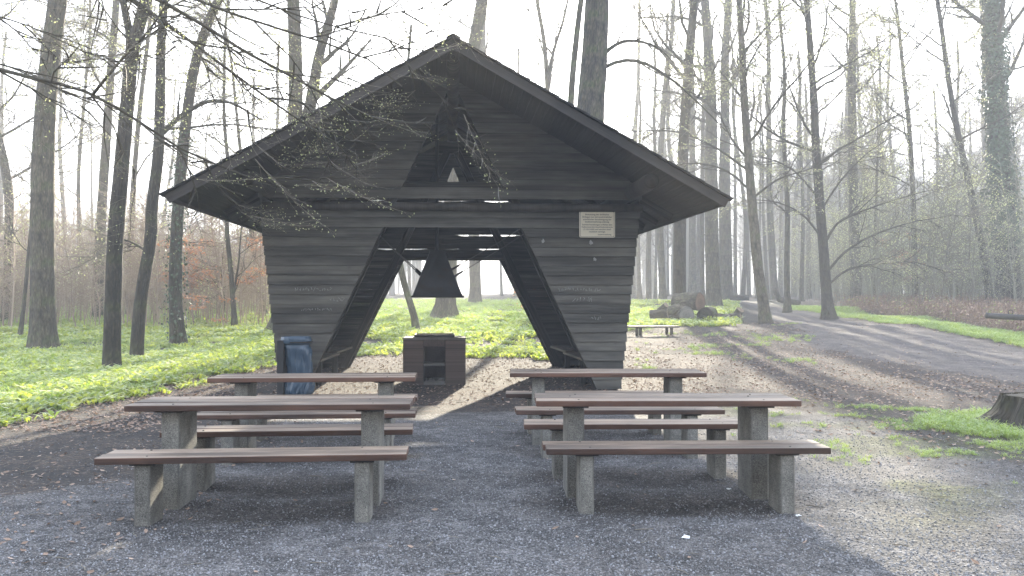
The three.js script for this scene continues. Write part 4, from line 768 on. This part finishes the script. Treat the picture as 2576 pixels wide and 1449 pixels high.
  const far = [], fc = [], fr = mulberry(405);
  for (let k = 0; k < 380; k++) { const d = 88 + 110 * fr(), px = lerp(-250, 2800, fr()), x = atX(px, d), gap = px > 1150 && px < 1420; if (gap && fr() < 0.8) continue; const left = px < 700, s = left ? 0.45 + fr() * 0.3 : 0.9 + fr() * 0.6; if (x > along(pathLeft, d) - 1 && x < along(pathRight, d) + 1) continue; far.push(place(x, groundY(x, -d) - 0.2, -d, 0, fr() * 6.28, 0, s)); fc.push(new THREE.Color().setRGB(...mix3([0.13, 0.12, 0.1], [0.22, 0.2, 0.15], fr()))); }
  const fw = instanced('distant_woodland', W, mat({ rgb: [1, 1, 1] }), far, null, fc); const back = [], bc = [];
  for (let k = 0; k < 150; k++) { const a = lerp(0.12, Math.PI - 0.12, fr()), r = 16 + 30 * fr(), x = Math.cos(a) * r, z = Math.sin(a) * r + 4; back.push(place(x, groundY(x, z) - 0.2, z, 0, fr() * 6.28, 0, 0.8 + fr() * 0.5)); bc.push(new THREE.Color().setRGB(...mix3([0.13, 0.12, 0.1], [0.22, 0.2, 0.15], fr()))); }
  const bw = instanced('surrounding_woodland', W, mat({ rgb: [1, 1, 1] }), back, null, bc); tag(bw, 'bare woodland closing the clearing behind the camera', 'woodland', null, 'stuff'); scene.add(bw);
  tag(fw, 'distant bare woodland fading into the haze', 'woodland', null, 'stuff'); scene.add(fw);
}

// ------------------------------------------------------------------ ground plants, leaves, stones
{
  const clumpGeo = (seed, n, len, wid) => { const rng = mulberry(seed), b = new GB(); for (let k = 0; k < n; k++) { const a = rng() * 6.28, l = len * (0.6 + rng() * 0.6), o = V((rng() - 0.5) * 0.12, 0, (rng() - 0.5) * 0.12), c = Math.cos(a), s = Math.sin(a), rise = 0.5 + rng() * 0.4, w = wid * (0.7 + rng() * 0.5), P = (t, v) => { const r = l * t * (0.5 + 0.35 * t), h = l * rise * (t * 1.5 - t * t * 0.75); return V(o.x + c * r - s * v, h, o.z + s * r + c * v); }; b.quad(P(0.05, -w * 0.15), P(0.05, w * 0.15), P(0.55, w), P(0.55, -w)); b.tri(P(0.55, -w), P(0.55, w), P(1, 0)); } return b.build(); };
  const C = [clumpGeo(1, 9, 0.17, 0.022), clumpGeo(2, 9, 0.15, 0.028), clumpGeo(3, 8, 0.19, 0.02)], G = [clumpGeo(4, 20, 0.15, 0.0045), clumpGeo(5, 20, 0.12, 0.004)];
  const rng = mulberry(500), lists = [[], [], []], cols = [[], [], []];
  const add = (n, pick, keep) => { for (let k = 0; k < n; k++) { const [x, d] = pick(), c = cover(x, d).green; if (rng() > c * keep(x, d)) continue; const v = Math.floor(rng() * 3), s = (0.7 + rng() * 0.7) * (d > 26 ? 1.35 : 1); lists[v].push(place(x, groundY(x, -d) - 0.01, -d, (rng() - 0.5) * 0.3, rng() * 6.28, (rng() - 0.5) * 0.3, s)); cols[v].push(new THREE.Color().setRGB(...mix3([0.4, 0.55, 0.35], [1.25, 1.15, 1.0], Math.pow(rng(), 0.7)))); } };
  const patch = (x, d) => (0.06 + 0.94 * smooth(0.42, 0.6, fbm(x * 1.1 + 70, d * 1.1, 4)));
  add(30000, () => { const d = 10 + 20 * Math.pow(rng(), 1.1); return [atX(lerp(-80, 760, rng()), d), d]; }, (x, d) => patch(x, d));
  add(16000, () => { const d = 20 + 24 * rng(); return [atX(lerp(880, 1500, rng()), d), d]; }, (x, d) => patch(x, d) * smooth(48, 30, d));
  add(9000, () => { const d = 28 + 22 * rng(); return [atX(lerp(-80, 760, rng()), d), d]; }, (x, d) => 0.8 * patch(x, d) * smooth(50, 34, d));
  add(9000, () => { const d = 31 + 30 * rng(); return [atX(lerp(1560, 1860, rng()), d), d]; }, (x, d) => 0.8 * patch(x, d));
  const g = new THREE.Group(); g.name = 'ground_cover'; tag(g, 'bright green leafy ground cover on the bank and behind the hut', 'ground cover', null, 'stuff'); scene.add(g);
  lists.forEach((l, v) => instanced('leaf_clumps', C[v], M.leafGreen, l, g, cols[v]));
  // grass: path verge, moss patches, round the stump, edges
  const gl = [[], []], gc = [[], []];
  const blades = (n, pick, dens, size) => { for (let k = 0; k < n; k++) { const [x, d] = pick(); if (rng() > dens(x, d)) continue; const v = rng() < 0.5 ? 0 : 1, s = size * (0.6 + rng() * 0.8); gl[v].push(place(x, groundY(x, -d) - 0.005, -d, (rng() - 0.5) * 0.4, rng() * 6.28, (rng() - 0.5) * 0.4, s)); gc[v].push(new THREE.Color().setRGB(...mix3([0.7, 0.8, 0.6], [1.2, 1.1, 0.9], rng()))); } };
  blades(16000, () => { const d = 17 + 33 * rng(); return [along(pathRight, d) + rng() * 3, d]; }, (x, d) => cover(x, d).verge * (0.6 + 0.4 * patch(x, d)), 1.1);
  blades(15000, () => [lerp(2, 8.5, rng()), lerp(7, 14, rng())], (x, d) => cover(x, d).moss * smooth(0.4, 0.6, fbm(x * 2.2, d * 2.2, 3)) * 0.9, 0.42);
  blades(1500, () => { const a = rng() * 6.28, r = 0.5 + rng() * 1.0; return [6.3 + Math.cos(a) * r, 10.4 + Math.sin(a) * r * 0.8]; }, () => 0.75, 0.9);
  blades(2500, () => { const d = 18 + 14 * rng(); return [atX(lerp(1600, 2050, rng()), d), d]; }, (x, d) => (1 - cover(x, d).pth) * smooth(0.55, 0.68, fbm(x * 0.8, d * 0.8, 3)), 0.7);
  blades(5000, () => { const d = 10 + 18 * rng(); return [atX(lerp(-80, 760, rng()), d), d]; }, (x, d) => cover(x, d).green * 0.8, 1.2);
  blades(13000, () => { const d = 30 + 34 * rng(); return [atX(lerp(-80, 1640, rng()), d), d]; }, (x, d) => cover(x, d).green * (0.5 + 0.5 * patch(x, d)), 1.9);
  const gg = new THREE.Group(); gg.name = 'grass'; tag(gg, 'short green grass along the path and in patches on the ground', 'grass', null, 'stuff'); scene.add(gg);
  gl.forEach((l, v) => instanced('grass_tufts', G[v], M.grass, l, gg, gc[v]));
  // old leaves
  const leaf = new GB(), q = (a, b) => V(a * 0.035, 0.006 + 0.16 * (Math.abs(b) * 0.035) + 0.02 * a * a * 0.4, b * 0.02);
  leaf.quad(q(-1, 0), q(-0.2, -1), q(0.5, -0.7), q(0.1, 0)); leaf.quad(q(-1, 0), q(0.1, 0), q(0.5, 0.7), q(-0.2, 1)); leaf.tri(q(0.1, 0), q(0.5, -0.7), q(1.1, 0.05)); leaf.tri(q(0.1, 0), q(1.1, 0.05), q(0.5, 0.7));
  const ll = [], lc = [];
  const litter = (n, pick, dens, sz = 1.25) => { for (let k = 0; k < n; k++) { const [x, d] = pick(); if (rng() > dens(x, d)) continue; ll.push(place(x, groundY(x, -d) + 0.002, -d, (rng() - 0.5) * 0.9, rng() * 6.28, (rng() - 0.5) * 0.9, (0.32 + rng() * 0.5) * sz)); lc.push(new THREE.Color().setRGB(...mix3([0.22, 0.14, 0.09], [0.48, 0.35, 0.26], rng() * rng() + (rng() < 0.06 ? 0.5 : 0)))); } };
  litter(500, () => [lerp(-4.5, 4.5, rng()), lerp(4.6, 11, rng())], (x, d) => 0.25 + 0.5 * smooth(0.5, 0.7, fbm(x * 0.7, d * 0.7, 2)), 1);
  litter(3000, () => [lerp(-8, -2.2, rng()), lerp(5, 14, rng())], () => 0.6, 1);
  litter(24000, () => { const d = lerp(8, 34, rng()); return [atX(lerp(1580, 2720, rng()), d), d]; }, (x, d) => { const c = cover(x, d); return (1 - c.pth * 0.93) * (1 - c.moss * 0.7) * (1 - c.yard * 0.92) * (0.25 + 0.75 * smooth(0.35, 0.6, fbm(x * 0.5 + 20, d * 0.5, 3))); });
  litter(8000, () => [lerp(-7.8, -4.2, rng()), lerp(10, 21, rng())], (x, d) => 1 - cover(x, d).green * 0.7);
  litter(9000, () => [lerp(-4, 3.5, rng()), lerp(12.5, 24, rng())], (x, d) => 0.6 + 0.4 * cover(x, d).green);
  const lf = instanced('fallen_leaves', leaf.build(), M.deadLeaf, ll, null, lc); tag(lf, 'scattered brown fallen leaves on the ground', 'leaves', null, 'stuff'); scene.add(lf);
  // gravel stones
  const pl = [], pc = [];
  for (let k = 0; k < 60000; k++) { const d = 4.5 + 6.5 * Math.pow(rng(), 1.5), x = atX(lerp(-40, 2620, rng()), d); if (rng() > 0.12 + 0.88 * cover(x, d).yard) continue; const s = 0.0025 + 0.006 * Math.pow(rng(), 2.4); pl.push(place(x, groundY(x, -d) + s * 0.25, -d, rng() * 3, rng() * 6.28, 0, s * (0.8 + rng() * 0.5), s * 0.62, s)); const t = 0.1 + 0.18 * rng() + (rng() < 0.02 ? 0.15 : 0); pc.push(new THREE.Color().setRGB(t, t * 0.985, t * (0.96 + 0.06 * rng()))); }
  const gv = instanced('gravel', new THREE.IcosahedronGeometry(1, 0), M.pebble, pl, null, pc); tag(gv, 'loose grey gravel stones spread over the yard', 'gravel', null, 'stuff'); scene.add(gv);
  // twigs on the ground
  const tw = [], tg = new GB().tube([V(-0.09, 0, 0), V(-0.02, 0.006, 0.008), V(0.05, 0.002, -0.004), V(0.1, 0.008, 0.006)], [0.004, 0.0045, 0.0035, 0.002], 5, true).build();
  for (let k = 0; k < 170; k++) { const d = 4.7 + 9 * Math.pow(rng(), 1.2), x = atX(lerp(0, 2600, rng()), d); tw.push(place(x, groundY(x, -d) + 0.004, -d, 0, rng() * 6.28, 0, 0.3 + rng() * 0.5)); }
  const ts = instanced('fallen_twigs', tg, M.twig, tw); tag(ts, 'small dry twigs lying on the gravel', 'twigs', null, 'stuff'); scene.add(ts);
}

// ------------------------------------------------------------------ logs, stump, barrier, low bench
function logThing(name, label, c, dir, len, r, m, seed, capMat = M.cutWood, group) {
  const rng = mulberry(seed), t = thing(name, label, 'log', c, 0, group), a = dir.clone().normalize().multiplyScalar(len / 2), n = 7, P = [], R = [];
  for (let k = 0; k <= n; k++) { P.push(a.clone().multiplyScalar((2 * k) / n - 1)); R.push(r * (0.95 + rng() * 0.1)); }
  const lob = (k, s, an) => 1 + 0.05 * Math.sin(an * 3 + seed) + 0.06 * (hash(s + seed * 31, k) - 0.5);
  mesh('bark', new GB().tube(P, R, 18, false, lob).build(), m, t);
  for (const e of [0, n]) { const b = new GB(), q = new GB().tube([P[e], P[e].clone().addScaledVector(a.clone().normalize(), e ? 0.003 : -0.003)], [R[e] * 0.985, R[e] * 0.985], 18, true, (k, s, an) => lob(e, s, an)); mesh('cut_end', q.build(true), capMat, t); }
  return t;
}
{
  const d0 = rowDepth(1745, 808), gx = (px, d = d0) => atX(px, d), pileY = (px, d) => groundY(gx(px, d), -d);
  const at = (px, py, d) => [gx(px, d), atY(py, d), -d], PG = 'log pile left of the path';
  logThing('cut_log', 'big mossy log lying on top of the pile beside the path', at(1731, 760, d0 + 0.35), V(0.75, 0.02, 0.75), 1.15, 0.36, M.bark, 1, mat({ rgb: [0.34, 0.22, 0.15], map: concreteTex, roughness: 0.9 }), PG);
  logThing('cut_log', 'thick log at the lower left of the pile with its pale cut end showing', at(1714, 792, d0), V(0.3, 0, 1), 0.95, 0.34, M.bark, 2, M.slab, PG);
  logThing('cut_log', 'yellow green mossy log at the lower right of the pile', at(1780, 793, d0 + 0.1), V(-0.45, 0, 1), 0.95, 0.33, M.mossyBark, 3, M.barkDark, PG);
  const small = [[1658, 790, 0.18, 0.7, V(1, 0.1, 0.4), 'dark split firewood piece under the left firewood heap'], [1684, 782, 0.19, 0.9, V(1, 0.25, 0.2), 'pale split firewood log leaning against the pile at the left'], [1668, 774, 0.12, 0.4, V(0.5, 0.5, 0.6), 'short dark firewood stub on top of the left firewood heap'], [1818, 800, 0.18, 0.6, V(1, -0.1, 0.5), 'dark wood chunk right of the mossy log'], [1842, 800, 0.2, 0.7, V(1, 0.15, 0.5), 'dark wood chunk at the right end of the pile'], [1856, 790, 0.16, 0.45, V(0.3, 0.6, 0.4), 'pale broken wood chunk at the right end of the pile']];
  small.forEach(([px, py, r, l, dir, lab], k) => logThing('firewood_chunk', lab, at(px, py, d0 - 0.1), dir, l, r, k % 2 ? M.bark : M.barkDark, 20 + k, M.cutWood, 'firewood round the log pile'));
  // far seats by the path
  const d1 = 57; logThing('log_seat', 'dark low log lying at the bend of the path', [gx(1858, d1), groundY(gx(1858, d1), -d1) + 0.3, -d1], V(1, 0.05, 0.1), 1.3, 0.18, M.barkDark, 31, M.barkDark);
  const d2 = 54, t2 = thing('fallen_tree', 'pale fallen branch curving up beyond the path bend', 'fallen branch', [gx(1975, d2), groundY(gx(1975, d2), -d2), -d2]); mesh('bark', new GB().tube([V(0.9, 0.1, 0), V(0.2, 0.22, 0), V(-0.35, 0.35, 0.05), V(-0.6, 0.8, 0.1), V(-0.7, 1.05, 0.1)], [0.2, 0.2, 0.19, 0.15, 0.12], 9, true).build(), M.bark, t2);
  // low bench behind the hut corner
  const db = 28.5, bx = gx(1640, db), by = groundY(bx, -db), lb = thing('low_bench', 'low rustic plank bench on short posts right of the hut', 'bench', [bx, by, -db], 0.03);
  const pl = mesh('plank', plankGeo(1.75, 0.06, 0.3, 0.01), M.seatWood, lb); pl.position.set(0, 0.27, 0);
  for (const x of [-0.5, -0.36, 0.5, 0.62]) { const p = mesh('post', new THREE.CylinderGeometry(0.05, 0.055, 0.34, 9), M.barkDark, lb); p.position.set(x, 0.07, x > 0.55 || x < -0.45 ? 0.08 : -0.08); }
  // barrier pole
  const dp = 26.5, px0 = gx(2480, dp), bt = thing('barrier_pole', 'brown round barrier pole reaching in from the right picture edge', 'barrier', [px0, groundY(px0, -dp), -dp]);
  const yP = atY(794, dp) - bt.position.y; mesh('pole', new GB().tube([V(0, yP, 0), V(0.02, yP, 0), V(1.5, yP - 0.08, 0), V(3.2, yP - 0.16, 0)], [0.07, 0.085, 0.09, 0.095], 14, true).build(), M.barge, bt);
  const rg = mesh('ring', new THREE.TorusGeometry(0.07, 0.012, 8, 18), M.darkSteel, bt); rg.position.set(0.75, yP + 0.1, 0);
  const po = mesh('post', new THREE.CylinderGeometry(0.1, 0.11, yP + 0.5, 14), M.barge, bt); po.position.set(3.0, (yP + 0.1) / 2 - 0.25, 0.18);
  // stump
  const sx = 6.28, sd = 10.35, st = thing('tree_stump', 'grey tree stump with spreading roots at the right picture edge', 'stump', [sx, groundY(sx, -sd) - 0.06, -sd]), sb = new GB(), prof = [[0, 0.98], [0.06, 0.8], [0.14, 0.64], [0.24, 0.54], [0.36, 0.49], [0.43, 0.47]], n = 40;
  sb.tube(prof.map(([h]) => V(0, h, 0)), prof.map(([, r]) => r * 0.94), n, false, (k, s, a) => 1 + (0.3 - k * 0.045) * Math.sin(a * 5 + 1) * 0.6 + 0.08 * Math.sin(a * 11) + (hash(s, k) - 0.5) * 0.08 + (k === 5 ? 0.05 * Math.sin(a * 3) : 0));
  mesh('bark', sb.build(), M.stump, st);
  const top = mesh('cut_top', new GB().tube([V(0, 0.405, 0), V(0, 0.425, 0)], [0.4, 0.4], 30, true, (k, s, a) => 1 + 0.09 * Math.sin(a * 5 + 1) + 0.05 * Math.sin(a * 11)).build(true), M.stump, st);
  // paper scraps and a few stones one can pick out
  const scrap = (label, px, py, s, seed) => { const d = rowDepth(px, py), x = atX(px, d), g = new THREE.IcosahedronGeometry(s, 1), p = g.attributes.position, r = mulberry(seed); const seen = {}; for (let k = 0; k < p.count; k++) { const key = [p.getX(k), p.getY(k), p.getZ(k)].map((v) => v.toFixed(4)).join(); const f = seen[key] ??= 0.5 + r() * 0.9; p.setXYZ(k, p.getX(k) * f * 1.3, p.getY(k) * f * 0.45, p.getZ(k) * f); } g.computeVertexNormals(); const o = mesh('paper_scrap', g, M.white, scene); o.position.set(x, groundY(x, -d) + s * 0.3, -d); tag(o, label, 'litter', 'paper scraps on the gravel'); };
  scrap('white crumpled paper scrap on the gravel before the right bench', 1725, 1352, 0.022, 1); scrap('small white paper scrap beside the right leg of the front right bench', 2006, 1297, 0.014, 2); scrap('tiny pale scrap under the front right picnic table', 1833, 1230, 0.014, 3);
}

renderer.render(scene, camera);
